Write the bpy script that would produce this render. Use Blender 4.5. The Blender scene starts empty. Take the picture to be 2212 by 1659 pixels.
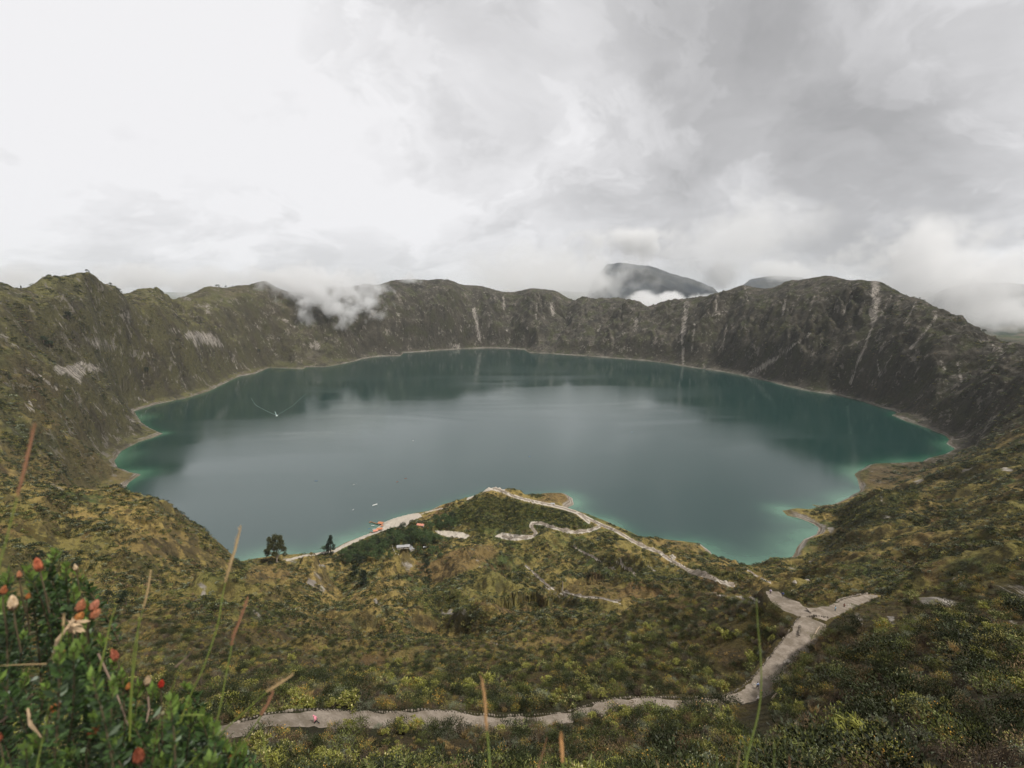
import bpy, bmesh, math, random
import numpy as np
from mathutils import Vector, Matrix

R = math.radians
scene = bpy.context.scene
COL = scene.collection

# ------------------------------------------------------------------ camera
F = 1106.0; CX = 1106.0; CY = 829.5; H = 400.0        # the photo measured on a 2212 x 1659 grid
TH = math.atan(209.5 / F); CT, ST = math.cos(TH), math.sin(TH)
cam_d = bpy.data.cameras.new('camera'); cam = bpy.data.objects.new('camera', cam_d); COL.objects.link(cam)
cam.location = (0, 0, H); cam.rotation_euler = (R(90) - TH, 0, 0)
cam_d.sensor_width = 36; cam_d.lens = 36 * F / 2212.0
cam_d.clip_start = 0.05; cam_d.clip_end = 90000
cam_d.dof.use_dof = True; cam_d.dof.focus_distance = 140; cam_d.dof.aperture_fstop = 3.8
scene.camera = cam

# ------------------------------------------------------------------ render / colour
scene.render.engine = 'CYCLES'
scene.view_settings.view_transform = 'Standard'; scene.view_settings.look = 'None'
scene.view_settings.exposure = 0.0; scene.view_settings.gamma = 1.0
cy = scene.cycles
cy.use_denoising = True
cy.max_bounces = 6; cy.diffuse_bounces = 2; cy.glossy_bounces = 3; cy.transmission_bounces = 2
cy.volume_bounces = 3; cy.transparent_max_bounces = 16
cy.volume_step_rate = 1.0; cy.volume_max_steps = 96
cy.use_adaptive_sampling = True; cy.adaptive_threshold = 0.02
cy.sample_clamp_indirect = 6

# ------------------------------------------------------------------ node helper
class NT:
    def __init__(s, tree): s.t = tree; s.n = tree.nodes; s.l = tree.links
    def node(s, typ, **kw):
        n = s.n.new(typ)
        for k, v in kw.items(): setattr(n, k, v)
        return n
    def put(s, sock, v):
        if v is None: return
        if isinstance(v, bpy.types.NodeSocket): s.l.new(v, sock)
        else: sock.default_value = v
    def math(s, op, a, b=None, c=None, clamp=False):
        n = s.node('ShaderNodeMath', operation=op, use_clamp=clamp)
        s.put(n.inputs[0], a); s.put(n.inputs[1], b); s.put(n.inputs[2], c); return n.outputs[0]
    def vmath(s, op, a, b=None, scale=None):
        n = s.node('ShaderNodeVectorMath', operation=op)
        s.put(n.inputs[0], a); s.put(n.inputs[1], b)
        if scale is not None: s.put(n.inputs['Scale'], scale)
        return n.outputs['Value'] if op in ('DOT_PRODUCT', 'LENGTH') else n.outputs[0]
    def noise(s, vec, scale, detail=6, rough=0.55, dist=0.0, out='Fac'):
        n = s.node('ShaderNodeTexNoise'); s.put(n.inputs['Vector'], vec)
        n.inputs['Scale'].default_value = scale; n.inputs['Detail'].default_value = detail
        n.inputs['Roughness'].default_value = rough; n.inputs['Distortion'].default_value = dist
        return n.outputs[out]
    def ramp(s, v, a, b, lo=0.0, hi=1.0, smooth=True):
        n = s.node('ShaderNodeMapRange'); n.interpolation_type = 'SMOOTHSTEP' if smooth else 'LINEAR'
        s.put(n.inputs[0], v); n.inputs[1].default_value = a; n.inputs[2].default_value = b
        n.inputs[3].default_value = lo; n.inputs[4].default_value = hi; return n.outputs[0]
    def mix(s, f, a, b):
        n = s.node('ShaderNodeMix', data_type='RGBA')
        s.put(n.inputs[0], f)
        for i, v in ((6, a), (7, b)):
            if isinstance(v, tuple) and len(v) == 3: v = (*v, 1)
            s.put(n.inputs[i], v)
        return n.outputs[2]
    def attr(s, name, out='Fac'):
        n = s.node('ShaderNodeAttribute'); n.attribute_name = name; return n.outputs[out]
    def xyz(s, v):
        n = s.node('ShaderNodeSeparateXYZ'); s.put(n.inputs[0], v); return n.outputs
    def comb(s, x, y, z):
        n = s.node('ShaderNodeCombineXYZ'); s.put(n.inputs[0], x); s.put(n.inputs[1], y); s.put(n.inputs[2], z); return n.outputs[0]
    def vscale(s, v, xs, ys, zs):
        n = s.node('ShaderNodeMapping'); s.put(n.inputs[0], v); n.inputs['Scale'].default_value = (xs, ys, zs); return n.outputs[0]

# pixel <-> world
def ray(px, py):
    x = (px - CX) / F; yd = (py - CY) / F
    return x, CT - ST * yd, ST + CT * yd            # lateral, forward, down
def azt(px, py):
    x, f, d = ray(px, py); h = math.hypot(x, f); return math.atan2(x, f), d / h
def water(px, py):
    x, f, d = ray(px, py); k = H / d; return x * k, f * k

# ------------------------------------------------------------------ world: overcast sky
def build_world():
    w = bpy.data.worlds.new('World'); scene.world = w; w.use_nodes = True
    t = NT(w.node_tree); t.n.clear()
    out = t.node('ShaderNodeOutputWorld'); bg = t.node('ShaderNodeBackground')
    sky = t.node('ShaderNodeTexSky'); sky.sky_type = 'NISHITA'; sky.sun_disc = False
    sky.sun_elevation = R(57); sky.sun_rotation = R(118); sky.altitude = 3900; sky.air_density = 1.0
    skyc = t.vmath('SCALE', sky.outputs[0], scale=0.09)
    d = t.vmath('NORMALIZE', t.node('ShaderNodeTexCoord').outputs['Generated'])
    x, y, z = t.xyz(d)
    # clouds lie in layers: stretch the noise towards the horizon
    k = t.math('DIVIDE', 1.0, t.math('ADD', t.math('MAXIMUM', z, 0.0), 0.30))
    flat = t.comb(t.math('MULTIPLY', x, k), t.math('MULTIPLY', y, k), t.math('MULTIPLY', z, 1.5))
    warp = t.noise(flat, 1.3, 5, 0.5, out='Color')
    wv = t.vmath('SUBTRACT', warp, (0.5, 0.5, 0.5))
    dw = t.vmath('NORMALIZE', t.vmath('ADD', d, t.vmath('SCALE', wv, scale=0.42)))
    dwf = t.vmath('NORMALIZE', t.vmath('ADD', d, t.vmath('SCALE', t.vmath('SUBTRACT', t.noise(d, 14, 5, 0.6, out='Color'), (0.5, 0.5, 0.5)), scale=0.05)))
    flat2 = t.vmath('ADD', flat, t.vmath('SCALE', wv, scale=0.4))
    def blob(px, py, inner, outer, vec=dw):
        bx, by, bz = ray(px, py); l = math.sqrt(bx*bx + by*by + bz*bz)
        dt = t.vmath('DOT_PRODUCT', vec, (bx/l, by/l, -bz/l))
        return t.ramp(dt, math.cos(R(outer)), math.cos(R(inner)))
    n1 = t.noise(flat2, 1.5, 8, 0.52)
    n2 = t.noise(t.vmath('ADD', t.vscale(d, 1, 1, 1.5), t.vmath('SCALE', wv, scale=0.5)), 4.0, 8, 0.55)
    b = t.math('ADD', 0.68, t.math('MULTIPLY', t.math('SUBTRACT', n1, 0.5), 0.26))
    b = t.math('ADD', b, t.math('MULTIPLY', t.math('SUBTRACT', n2, 0.5), 0.13))
    def add(v, amt):
        nonlocal b
        b = t.math('ADD', b, t.math('MULTIPLY', v, amt))
    add(blob(150, 150, 6, 40), 0.24)
    add(blob(420, 330, 3, 22), 0.10)
    add(blob(1000, 520, 2, 15), 0.05)
    add(blob(1640, 230, 3, 21), -0.24)
    add(blob(1450, 120, 2, 13), -0.06)
    add(blob(1780, 120, 2, 16), -0.04)
    add(blob(900, 60, 3, 17), -0.15)
    add(blob(560, 540, 3, 18), -0.15)
    add(blob(60, 560, 2, 14), -0.10)
    add(blob(1150, 560, 2, 12), -0.06)
    add(blob(2100, 420, 3, 16), -0.07)
    add(blob(2150, 590, 0.5, 4), 0.22)
    add(blob(1380, 180, 2, 8), 0.06)
    add(blob(2, 338, 0.2, 1.2, dwf), -0.14)
    add(t.ramp(z, -0.02, 0.16, 1.0, 0.0), -0.09)
    # overlapping sheets with a bright torn edge that fades inwards
    for i, (sc_, th_, am_, zz) in enumerate(((1.7, .50, .065, 1.1), (3.2, .51, .075, 1.2), (1.1, .47, .05, 1.0), (6.0, .52, .060, 1.3))):
        q = t.noise(t.vmath('ADD', t.vmath('ADD', t.vscale(d, 1, 1, zz), t.vmath('SCALE', wv, scale=0.30)), (3.1*i, 1.7*i, .6*i)), sc_, 9, 0.56)
        add(t.math('MULTIPLY', t.ramp(q, th_, th_+.06), t.ramp(q, th_+.30, th_+.04)), am_)
        add(t.ramp(q, th_-.02, th_-.2), -am_*.45)
    # billowy lower cloud edges
    vor = t.noise(t.vmath('ADD', t.vscale(d, 1, 1, 1.7), t.vmath('SCALE', wv, scale=0.35)), 5.0, 8, 0.55)
    low = t.math('MULTIPLY', t.ramp(vor, 0.44, 0.62), t.ramp(z, 0.01, 0.35, 1.0, 0.0))
    add(low, 0.12)
    add(t.ramp(z, 0.72, 0.95), -0.20)  # unseen sky overhead dimmed to give the land more contrast
    add(t.ramp(y, 0.25, -0.25), -0.12)  # out-of-view sky behind the camera dimmed as well, to steer the light
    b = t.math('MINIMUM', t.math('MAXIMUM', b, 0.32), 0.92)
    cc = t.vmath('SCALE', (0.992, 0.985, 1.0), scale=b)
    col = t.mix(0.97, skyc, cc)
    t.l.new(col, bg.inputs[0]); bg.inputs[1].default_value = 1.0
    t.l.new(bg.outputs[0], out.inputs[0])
build_world()

sun_d = bpy.data.lights.new('sun', 'SUN'); sun = bpy.data.objects.new('sun', sun_d); COL.objects.link(sun)
sun_d.energy = 4.3; sun_d.angle = R(3); sun_d.color = (1.0, 0.96, 0.90)
az_s, el_s = R(118), R(57)
sd = Vector((math.sin(az_s) * math.cos(el_s), math.cos(az_s) * math.cos(el_s), math.sin(el_s)))
sun.rotation_euler = sd.to_track_quat('Z', 'Y').to_euler()

# ------------------------------------------------------------------ numpy noise
def _hash(ix, iy, seed):
    h = (ix.astype(np.int64) * 374761393 + iy.astype(np.int64) * 668265263 + seed * 974634777) & 0xffffffff
    h = ((h ^ (h >> 13)) * 1274126177) & 0xffffffff
    return (h ^ (h >> 16)) & 0xffffffff
def gnoise(x, y, seed=0):
    x0 = np.floor(x); y0 = np.floor(y); fx = x - x0; fy = y - y0
    u = fx*fx*fx*(fx*(fx*6-15)+10); v = fy*fy*fy*(fy*(fy*6-15)+10)
    def g(ix, iy, dx, dy):
        a = _hash(ix, iy, seed) * (2*math.pi/4294967296.0)
        return np.cos(a)*dx + np.sin(a)*dy
    a = g(x0, y0, fx, fy); b = g(x0+1, y0, fx-1, fy); c = g(x0, y0+1, fx, fy-1); d = g(x0+1, y0+1, fx-1, fy-1)
    return (a + (b-a)*u + ((c + (d-c)*u) - (a + (b-a)*u))*v) * 1.5
def fbm(x, y, wl, octs, gain=0.5, seed=0, ridged=False):
    s = np.zeros_like(x); amp = 1.0; tot = 0
    for o in range(octs):
        n = gnoise(x/wl + 17.3*o, y/wl - 9.1*o, seed+o)
        if ridged: n = 1 - 2*np.abs(n)
        s += amp*n; tot += amp; amp *= gain; wl /= 2.03
    return s/tot

def smooth(a, b, v):
    q = np.clip((v-a)/(b-a), 0, 1); return q*q*(3-2*q)

# ------------------------------------------------------------------ shoreline
SHORE_PX = [(245,1083),(262,1065),(280,1042),(306,1025),(282,1020),(255,1010),(247,996),(262,975),(300,955),(330,946),(353,937),(325,925),(305,912),(298,900),(290,888),
 (340,873),(400,861),(450,846),(490,826),(520,812),(550,808),(580,795),(620,796),(655,798),(662,793),(700,793),(722,790),(760,782),(790,774),(820,770),(866,769),(872,762),(910,760),(950,757),(1000,754),
 (1050,752),(1100,753),(1132,755),(1142,762),(1200,765),(1300,772),(1400,780),(1450,787),(1500,795),(1560,803),(1620,815),(1660,824),(1700,835),(1750,846),(1800,852),(1850,863),
 (1900,879),(1932,888),(1936,893),(1925,897),(1933,900),(1960,911),(2000,924),(2040,940),(2050,950),(2043,958),(2063,970),(2040,981),(2005,989),(1990,998),(1940,1001),(1880,1003),(1868,1010),(1845,1024),
 (1853,1040),(1858,1060),(1830,1075),(1800,1090),(1772,1092),(1750,1088),(1765,1096),(1740,1101),(1714,1098),(1689,1103),(1700,1114),(1730,1121),(1755,1131),(1768,1140),(1765,1152),(1735,1165),(1722,1182),(1712,1200),(1690,1216),
 (1640,1222),(1580,1218),(1545,1207),(1534,1192),(1512,1174),(1460,1168),(1420,1163),(1385,1160),(1365,1150),(1340,1139),(1310,1126),(1275,1112),(1245,1103),(1225,1098),(1240,1090),(1236,1076),(1220,1066),(1180,1066),
 (1140,1070),(1100,1066),(1060,1062),(1020,1072),(985,1082),(950,1092),(925,1103),(890,1109),(850,1119),(832,1126),(815,1139),(800,1151),(770,1163),(745,1172),(715,1189),(680,1195),(640,1197),(600,1199),(560,1206),(520,1213),(485,1216),
 (430,1200),(370,1180),(310,1150),(265,1115)]
SHORE = np.array([water(*p) for p in SHORE_PX])
LC = np.array([150.0, 1980.0])
def shore_sd(x, y):
    """signed distance to the waterline, positive on land"""
    d2 = np.full(x.shape, 1e12); inside = np.zeros(x.shape, bool)
    n = len(SHORE)
    for i in range(n):
        ax, ay = SHORE[i]; bx, by = SHORE[(i+1) % n]
        ex, ey = bx-ax, by-ay
        q = np.clip(((x-ax)*ex + (y-ay)*ey)/(ex*ex+ey*ey), 0, 1)
        dx = x-ax-q*ex; dy = y-ay-q*ey
        np.minimum(d2, dx*dx+dy*dy, out=d2)
        if ay != by:
            c = ((ay > y) != (by > y)) & (x < ex*(y-ay)/(by-ay)+ax)
            inside ^= c
    d = np.sqrt(d2); return np.where(inside, -d, d)

# ------------------------------------------------------------------ terrain control points
CP = []   # (azimuth, ln r, t) with t = drop below the eye / horizontal distance
def P(px, py, r): a, t = azt(px, py); CP.append((a, math.log(r), t))
def Z(px, r, z, py=1000): a, _ = azt(px, py); CP.append((a, math.log(r), (H-z)/r))
for px in range(-500, 2800, 220):
    k = max(0, min(1, (px-1500)/700.0))
    kl = max(0, min(1, (300-px)/400.0))
    for r, tc, tr in ((1.3, 1.7, 1.6), (4, 1.30, 1.05), (12, 1.17, 0.86)):
        a, _ = azt(px, 1500); CP.append((a, math.log(r), tc + (tr-tc)*k - (0.25*kl if r > 2 else 0)))
cols = {
 0: [(1659,34),(1550,70),(1450,120),(1350,220),(1250,350),(1150,480),(1063,650),(1040,960),(950,1130),(850,1330),(750,1500),(650,1680),(600,1800)],
 100:[(1067,650),(1000,1150),(900,1380),(820,1530),(750,1680),(660,1850),(577,1950)],
 200:[(1060,1220),(950,1420),(850,1650),(750,1850),(650,2000),(577,2090)],
 250:[(1659,38),(1550,75),(1450,120),(1380,190),(1310,310),(1230,420),(1150,530),(1079,640)],
 340:[(1092,645)], 400:[(1125,650),(1200,520),(1280,400)], 450:[(1170,665)], 480:[(1208,715)],
 500:[(1659,42),(1560,68),(1500,95),(1430,150),(1360,240),(1300,350),(1260,480),(1230,640)],
 600:[(1225,740),(1260,600)], 650:[(1210,770)],
 750:[(1659,46),(1565,62),(1525,74),(1500,85),(1450,140),(1400,220),(1350,330),(1300,460),(1250,600),(1210,720),(1190,750)],
 1000:[(1659,48),(1575,68),(1545,75),(1500,95),(1450,135),(1400,200),(1350,290),(1300,400),(1250,520),(1200,650),(1155,760),(1110,830)],
 870:[(1180,735),(1230,660),(1140,790)],
 1040:[(1080,865)], 1100:[(1130,780),(1100,815)], 1068:[(1051,885)], 1130:[(1062,880)], 1190:[(1055,900),(1090,842)],1225:[(1060,910)],
 1250:[(1659,48),(1575,68),(1550,75),(1500,92),(1450,115),(1400,150),(1370,230),(1320,360),(1260,500),(1200,640),(1150,720)],
 1300:[(1135,772)], 1350:[(1157,735)], 1450:[(1206,610)], 1530:[(1245,500)],
 1380:[(1310,180),(1360,150),(1420,125)], 1390:[(1285,420),(1240,520),(1200,630)],
 1500:[(1659,46),(1600,58),(1540,80),(1512,92),(1480,105),(1400,135),(1340,160),(1292,185),(1200,700)],
 1600:[(1278,200),(1240,610)], 1640:[(1510,104),(1285,160),(1380,130)],
 1660:[(1285,146),(1450,108)],
 1750:[(1659,38),(1600,52),(1500,78),(1430,100),(1370,122),(1335,134),(1290,400),(1250,560),(1205,720)],
 1740:[(1316,143)],
 1850:[(1600,40),(1500,64),(1430,85),(1390,100),(1362,118)], 1840:[(1298,205)], 1885:[(1290,228)], 1922:[(1300,218)],
 1820:[(1312,165)],
 1900:[(1280,380),(1240,500),(1200,620),(1120,850)], 1850.5:[(1082,1000)],1950:[(1010,1400),(1060,1120)],
 2000:[(1659,27),(1500,58),(1400,88),(1330,125),(1290,180),(1278,350),(1220,520),(1150,760),(1080,1000),(1030,1290)],
 2100:[(1262,175),(1300,140)],
 2212:[(1659,22),(1500,42),(1400,72),(1320,115),(1250,165),(1240,300),(1220,400),(1150,560),(1080,750),(1000,1050),(950,1250),(850,1750),(742,2100)],
 2130:[(740,2230),(800,2050),(900,1750),(960,1500)],
 310:[(622,2680),(700,2270),(780,2200),(850,2130)], 260:[(602,2200),(700,2060)], 330:[(640,2330)], 400.5:[(690,2430),(740,2360),(800,2290)],
 480.5:[(745,2460),(790,2420)], 545:[(798,2620)], 450.5:[(612,2980),(680,2790)], 520:[(612,3080),(700,2850)],
 575:[(600,3200)], 600.5:[(740,2930),(680,3030)], 700:[(616,3380),(700,3080),(750,2930)], 790:[(607,3450)], 850:[(607,3520),(700,3280)],
 900:[(611,3560)], 945:[(601,3620)], 975.5:[(602,3640)], 1040.5:[(621,3700)], 1075:[(630,3740)], 1100.5:[(631,3750),(700,3540)], 1145:[(620,3720)],
 1200:[(625,3700),(700,3480)], 1260:[(642,3620)], 1320:[(650,3500),(720,3260)], 1370:[(643,3420)], 1445:[(657,3230),(720,3000)],
 1490:[(649,3180)], 1540:[(630,3140)], 1600.5:[(612,3060),(700,2790),(760,2650)], 1700:[(601,2930),(750,2500),(680,2680)], 1760:[(597,2850)],
 1800:[(591,2800),(700,2500),(790,2330)], 1850:[(602,2710)], 1895:[(601,2620),(700,2400),(800,2200)], 1940:[(626,2520)],
 1985:[(649,2430),(800,2130)], 2030:[(673,2350),(800,2050),(900,1840)], 2080:[(702,2280)],
}
for px, L in cols.items():
    for py, r in L: P(px, py, r)
# hidden ground behind ridges, and the land outside the crater
for px, r, z, py in ((0,850,120,1050),(100,860,100,1050),(250,820,60,1080),(250,1000,18,1080),(350,800,22,1100),(430,780,15,1150),
     (1500,290,215,1280),(1380,280,200,1290),(1400,340,165,1280),(1250,190,252,1380),(1600,300,200,1270),(1600,400,150,1270),
     (1740,200,265,1300),(1740,280,215,1300),(1840,300,215,1290),(1890,290,235,1290),(1920,300,235,1300),(2000,250,270,1290),(2100,240,285,1260),(2212,230,296,1250),
     (1070,925,18,1052),(1190,925,8,1055),(1850,1070,12,1080),(1900,1080,15,1070),
     (300,2420,330,640),(400,2580,200,700),(470,2620,110,740),(520,2690,50,790),(300,2500,330,640),
     (1790,118,331,1345)):
    Z(px, r, z, py)
for px in range(-700, 3000, 150):
    pc = min(max(px, 0), 2212)
    rim = np.interp(pc, [0,200,300,450,600,850,1100,1450,1600,1800,1895,2030,2130,2212], [1800,2090,2690,2980,3230,3520,3750,3230,3060,2800,2620,2350,2230,2100])
    rpy = np.interp(pc, [0,80,250,310,600,945,1100,1145,1260,1445,1600,1800,1895,2030,2130,2212], [600,577,600,622,607,600,631,620,642,657,612,591,601,673,737,742])
    rz = H - azt(pc, rpy)[1]*rim
    Z(px, rim*1.10, rz-110, 620); Z(px, rim*1.5, min(150, rz-170), 620); Z(px, rim*2.6, 60, 620); Z(px, 14000, -50, 620); Z(px, 60000, -100, 620)
# outside the picture, left and right
for px, s in ((-450, 0), (-1100, 0), (2650, 1), (3300, 1)):
    L = [(34,378),(120,338),(350,270),(650,235),(900,230),(1200,270),(1500,380)] if s == 0 else [(22,384),(70,362),(160,338),(400,280),(750,255),(1200,250),(1700,290)]
    for r, z in L: Z(px, r, z, 900)
for (px, py), (wx, wy) in list(zip(SHORE_PX, SHORE))[::2]:
    CP.append((math.atan2(wx, wy), math.log(math.hypot(wx, wy)), H/math.hypot(wx, wy)))
for px, py in ((1100,900),(700,900),(1500,950),(1900,930),(1100,1000),(700,1080),(450,950),(1450,1080),(900,830),(1300,830),(600,1150),(350,1080)):
    wx, wy = water(px, py); r = math.hypot(wx, wy); CP.append((math.atan2(wx, wy), math.log(r), (H+15)/r))
CP = np.array(CP)
SA = 2.2
def rbf_fit(cp):
    X = np.c_[cp[:,0]*SA, cp[:,1]]; n = len(X)
    d = np.sqrt(((X[:,None]-X[None])**2).sum(-1))
    K = d + 0.0*np.eye(n); K += -0.004*np.eye(n)
    Pm = np.c_[np.ones(n), X]
    A = np.block([[K, Pm], [Pm.T, np.zeros((3,3))]])
    w = np.linalg.solve(A, np.r_[cp[:,2], 0,0,0]); return X, w
RX, RW = rbf_fit(CP)

# ------------------------------------------------------------------ polar terrain grid around the viewpoint
AZ = np.linspace(R(-63), R(63), 1340)
LR = np.r_[np.linspace(math.log(1.0), math.log(25), 60, endpoint=False), np.linspace(math.log(25), math.log(260), 330, endpoint=False),
           np.linspace(math.log(260), math.log(1000), 330, endpoint=False), np.linspace(math.log(1000), math.log(4200), 560, endpoint=False),
           np.linspace(math.log(4200), math.log(60000), 50)]
NA, NR = len(AZ), len(LR)
def coarse_eval(f, na=270, nr=330):
    a = np.linspace(AZ[0], AZ[-1], na); l = np.linspace(LR[0], LR[-1], nr) if nr else LR
    g = f(*np.meshgrid(a, l, indexing='ij'))
    return a, l, g
def bilin(a, l, g, A, L):
    ia = (A-a[0])/(a[1]-a[0]); il = (L-l[0])/(l[1]-l[0])
    i0 = np.clip(ia.astype(int), 0, len(a)-2); j0 = np.clip(il.astype(int), 0, len(l)-2)
    fa = ia-i0; fl = il-j0
    fa = np.clip(fa, 0, 1); fl = np.clip(fl, 0, 1)
    return (g[i0,j0]*(1-fa)+g[i0+1,j0]*fa)*(1-fl) + (g[i0,j0+1]*(1-fa)+g[i0+1,j0+1]*fa)*fl
def rbf_eval(A, L):
    out = np.zeros(A.shape).ravel(); Q = np.c_[A.ravel()*SA, L.ravel()]
    for s in range(0, len(Q), 20000):
        q = Q[s:s+20000]
        d = np.sqrt((q[:,None,0]-RX[None,:,0])**2 + (q[:,None,1]-RX[None,:,1])**2)
        out[s:s+20000] = d @ RW[:-3] + RW[-3] + q @ RW[-2:]
    return out.reshape(A.shape)
ca, cl, cg = coarse_eval(rbf_eval, 300, 700)
def blur(g, n):
    for _ in range(n):
        g = np.pad(g, 1, mode='edge'); g = (g[:-2]+2*g[1:-1]+g[2:])/4; g = (g[:,:-2]+2*g[:,1:-1]+g[:,2:])/4
    return g
cg = blur(cg, 1)
GA, GL = np.meshgrid(AZ, LR, indexing='ij')
GR = np.exp(GL); GX = GR*np.sin(GA); GY = GR*np.cos(GA)
GT = bilin(ca, cl, cg, GA, GL)
GZ = H - GR*GT
# distance to the waterline, at quarter resolution
sel = np.where((LR > math.log(450)) & (LR < math.log(5200)))[0]; j0, j1 = sel[0], sel[-1]
sa = np.linspace(AZ[0], AZ[-1], 500); slr = np.linspace(LR[j0], LR[j1], 520)
SAg, SLg = np.meshgrid(sa, slr, indexing='ij')
sdg = shore_sd(np.exp(SLg)*np.sin(SAg), np.exp(SLg)*np.cos(SAg))
SD = np.full(GX.shape, 900.0)
SD[:, j0:j1+1] = bilin(sa, slr, sdg, GA[:, j0:j1+1], GL[:, j0:j1+1])
SD += 2.2*fbm(GX, GY, 34, 4, 0.6, 5) * (np.abs(SD) < 200)

# path control (world polylines), needed before detail is added so the ground is level there
def Pt(px, py, r):
    a, t = azt(px, py); return (r*math.sin(a), r*math.cos(a), H-r*t)
PATH_MAIN = [Pt(*p) for p in ((440,1592,57),(525,1572,60),(580,1558,62.5),(650,1552,64.5),(700,1553,65.5),(760,1556,66.5),(850,1557,68.5),(920,1554,70.5),(990,1560,72),(1060,1566,73),(1130,1565,74.5),
   (1220,1558,77),(1290,1538,82),(1340,1527,85),(1420,1524,88),(1500,1525,91),(1570,1524,95),(1620,1513,100),(1648,1490,105),(1670,1467,109),(1690,1442,113),(1712,1412,118),(1735,1382,124),(1750,1360,129),(1762,1340,134))]
PATH_MAIN_W = [q*1.12 for q in [3.0,3.0,3.0,3.2,3.2,3.3,3.2,3.5,3.6,3.4,3.2,3.2,3.2,3.4,3.2,3.4,4.0,5.2,5.2,5.2,5.2,5.4,5.6,6.0,5.0]]
PATH_UP = [Pt(*p) for p in ((1668,1277,148),(1680,1290,145),(1700,1303,142),(1725,1318,139),(1755,1329,137),(1780,1323,142),(1805,1317,155),(1822,1310,172),(1838,1301,198),(1860,1295,216),(1885,1291,228),(1905,1293,228),(1918,1301,216))]
PATH_UP_W = [3.6,5.0,6.4,7.0,6.0,5.0,4.6,4.8,5.0,5.0,5.0,4.8,4.2]
def seg_dist(x, y, pts):
    best = np.full(x.shape, 1e9); bz = np.zeros(x.shape); bi = np.zeros(x.shape)
    for i in range(len(pts)-1):
        ax, ay, az_ = pts[i]; bx, by, bz_ = pts[i+1]; ex, ey = bx-ax, by-ay
        q = np.clip(((x-ax)*ex+(y-ay)*ey)/(ex*ex+ey*ey+1e-9), 0, 1)
        d = np.hypot(x-ax-q*ex, y-ay-q*ey); m = d < best
        best = np.where(m, d, best); bz = np.where(m, az_+q*(bz_-az_), bz); bi = np.where(m, i+q, bi)
    return best, bz, bi
def densify(pts, ws, n=6):
    """Catmull-Rom through the points"""
    P_ = [np.array(p) for p in pts]; P_ = [2*P_[0]-P_[1]] + P_ + [2*P_[-1]-P_[-2]]; out = []; wo = []
    for i in range(1, len(P_)-2):
        for k in range(n):
            u = k/n; a, b, c, d = P_[i-1], P_[i], P_[i+1], P_[i+2]
            out.append(tuple(0.5*((2*b)+(-a+c)*u+(2*a-5*b+4*c-d)*u*u+(-a+3*b-3*c+d)*u**3))); wo.append(ws[i-1]*(1-u)+ws[i]*u)
    out.append(tuple(pts[-1])); wo.append(ws[-1]); return out, wo
PM, PMW = densify(PATH_MAIN, PATH_MAIN_W); PU, PUW = densify(PATH_UP, PATH_UP_W)
near = np.where((LR > math.log(40)) & (LR < math.log(300)))[0]; n0, n1 = near[0], near[-1]+1
sl = (slice(None), slice(n0, n1))
PD = np.full(GX.shape, 99.0); PZ = np.zeros(GX.shape)
for pts, ws in ((PM, PMW), (PU, PUW)):
    d, z, i = seg_dist(GX[sl], GY[sl], pts[::2] + [pts[-1]])
    wloc = np.interp(i*2, np.arange(len(ws)), ws)/2
    d = d - wloc
    m = d < PD[sl]; PD[sl] = np.where(m, d, PD[sl]); PZ[sl] = np.where(m, z, PZ[sl])

# ---- relief
x, y, r = GX, GY, GR
lx, ly = x-LC[0], y-LC[1]; ph = np.arctan2(ly, lx); rad = np.hypot(lx, ly)
warp = fbm(x, y, 420, 3, 0.5, 31)
far = smooth(900, 1500, r); landk = smooth(0, 90, SD)
# gullies and ribs running down the crater walls
gx = ph*1300 + 210*warp + 60*fbm(x, y, 130, 3, 0.55, 78); gy = rad*0.34 + 90*fbm(x, y, 300, 2, 0.5, 77)
rib = fbm(gx, gy, 230, 6, 0.56, 40, True)
rib2 = fbm(gx, gy*1.4, 62, 4, 0.6, 60, True)
hf = np.clip(GZ/380, 0, 1)
wallk = far*landk*np.clip(np.sin(np.clip(hf, 0, 1)*math.pi)*1.1+0.06, 0, 1)
iso = fbm(x+25*warp, y, 150, 6, 0.58, 55, True)
D = wallk*(44*(rib-0.25) + 11*(rib2-0.2) + 24*(iso-0.25)) + far*landk*7.5*fbm(x, y, 26, 4, 0.65, 12)
# rolling spurs, gullies and hummocks of the near slopes
mid = smooth(170, 420, r)*(1-far)*smooth(0, 70, SD)
mg = fbm(x+0.4*y+30*warp, 0.55*y-0.3*x, 120, 5, 0.5, 90, True)
mg2 = fbm(0.7*x-0.5*y, 0.5*x+0.8*y+20*warp, 48, 4, 0.55, 95, True)
D += mid*(22*(mg-0.28) + 8*(mg2-0.25) + 3.5*fbm(x, y, 22, 4, 0.6, 14))
nearm = smooth(30, 90, r)*(1-smooth(300, 500, r))
D += nearm*(2.0*fbm(x, y, 20, 4, 0.55, 21) + 0.35*fbm(x, y, 3.2, 2, 0.6, 22))
D += smooth(4200, 6000, r)*120*fbm(x, y, 3000, 4, 0.5, 71)
D += (1-smooth(8, 40, r))*0.05*r*fbm(x, y, 1.5, 2, 0.5, 8)
flat = smooth(0.5, 5.0, PD)
GZ = GZ + D*flat
TT = (H-GZ)/GR
def at0(px, py, rmin=150):
    a, t = azt(px, py); i = max(0, min(NA-1, int(round((a-AZ[0])/(AZ[1]-AZ[0]))))); c_ = np.where((LR > math.log(rmin)) & (LR < math.log(4000)), TT[i], 9); j = int(np.argmax(c_ <= t)) if (c_ <= t).any() else int(np.argmin(c_)); r_ = math.exp(LR[j])
    return (r_*math.sin(a), r_*math.cos(a), 0.0)
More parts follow.
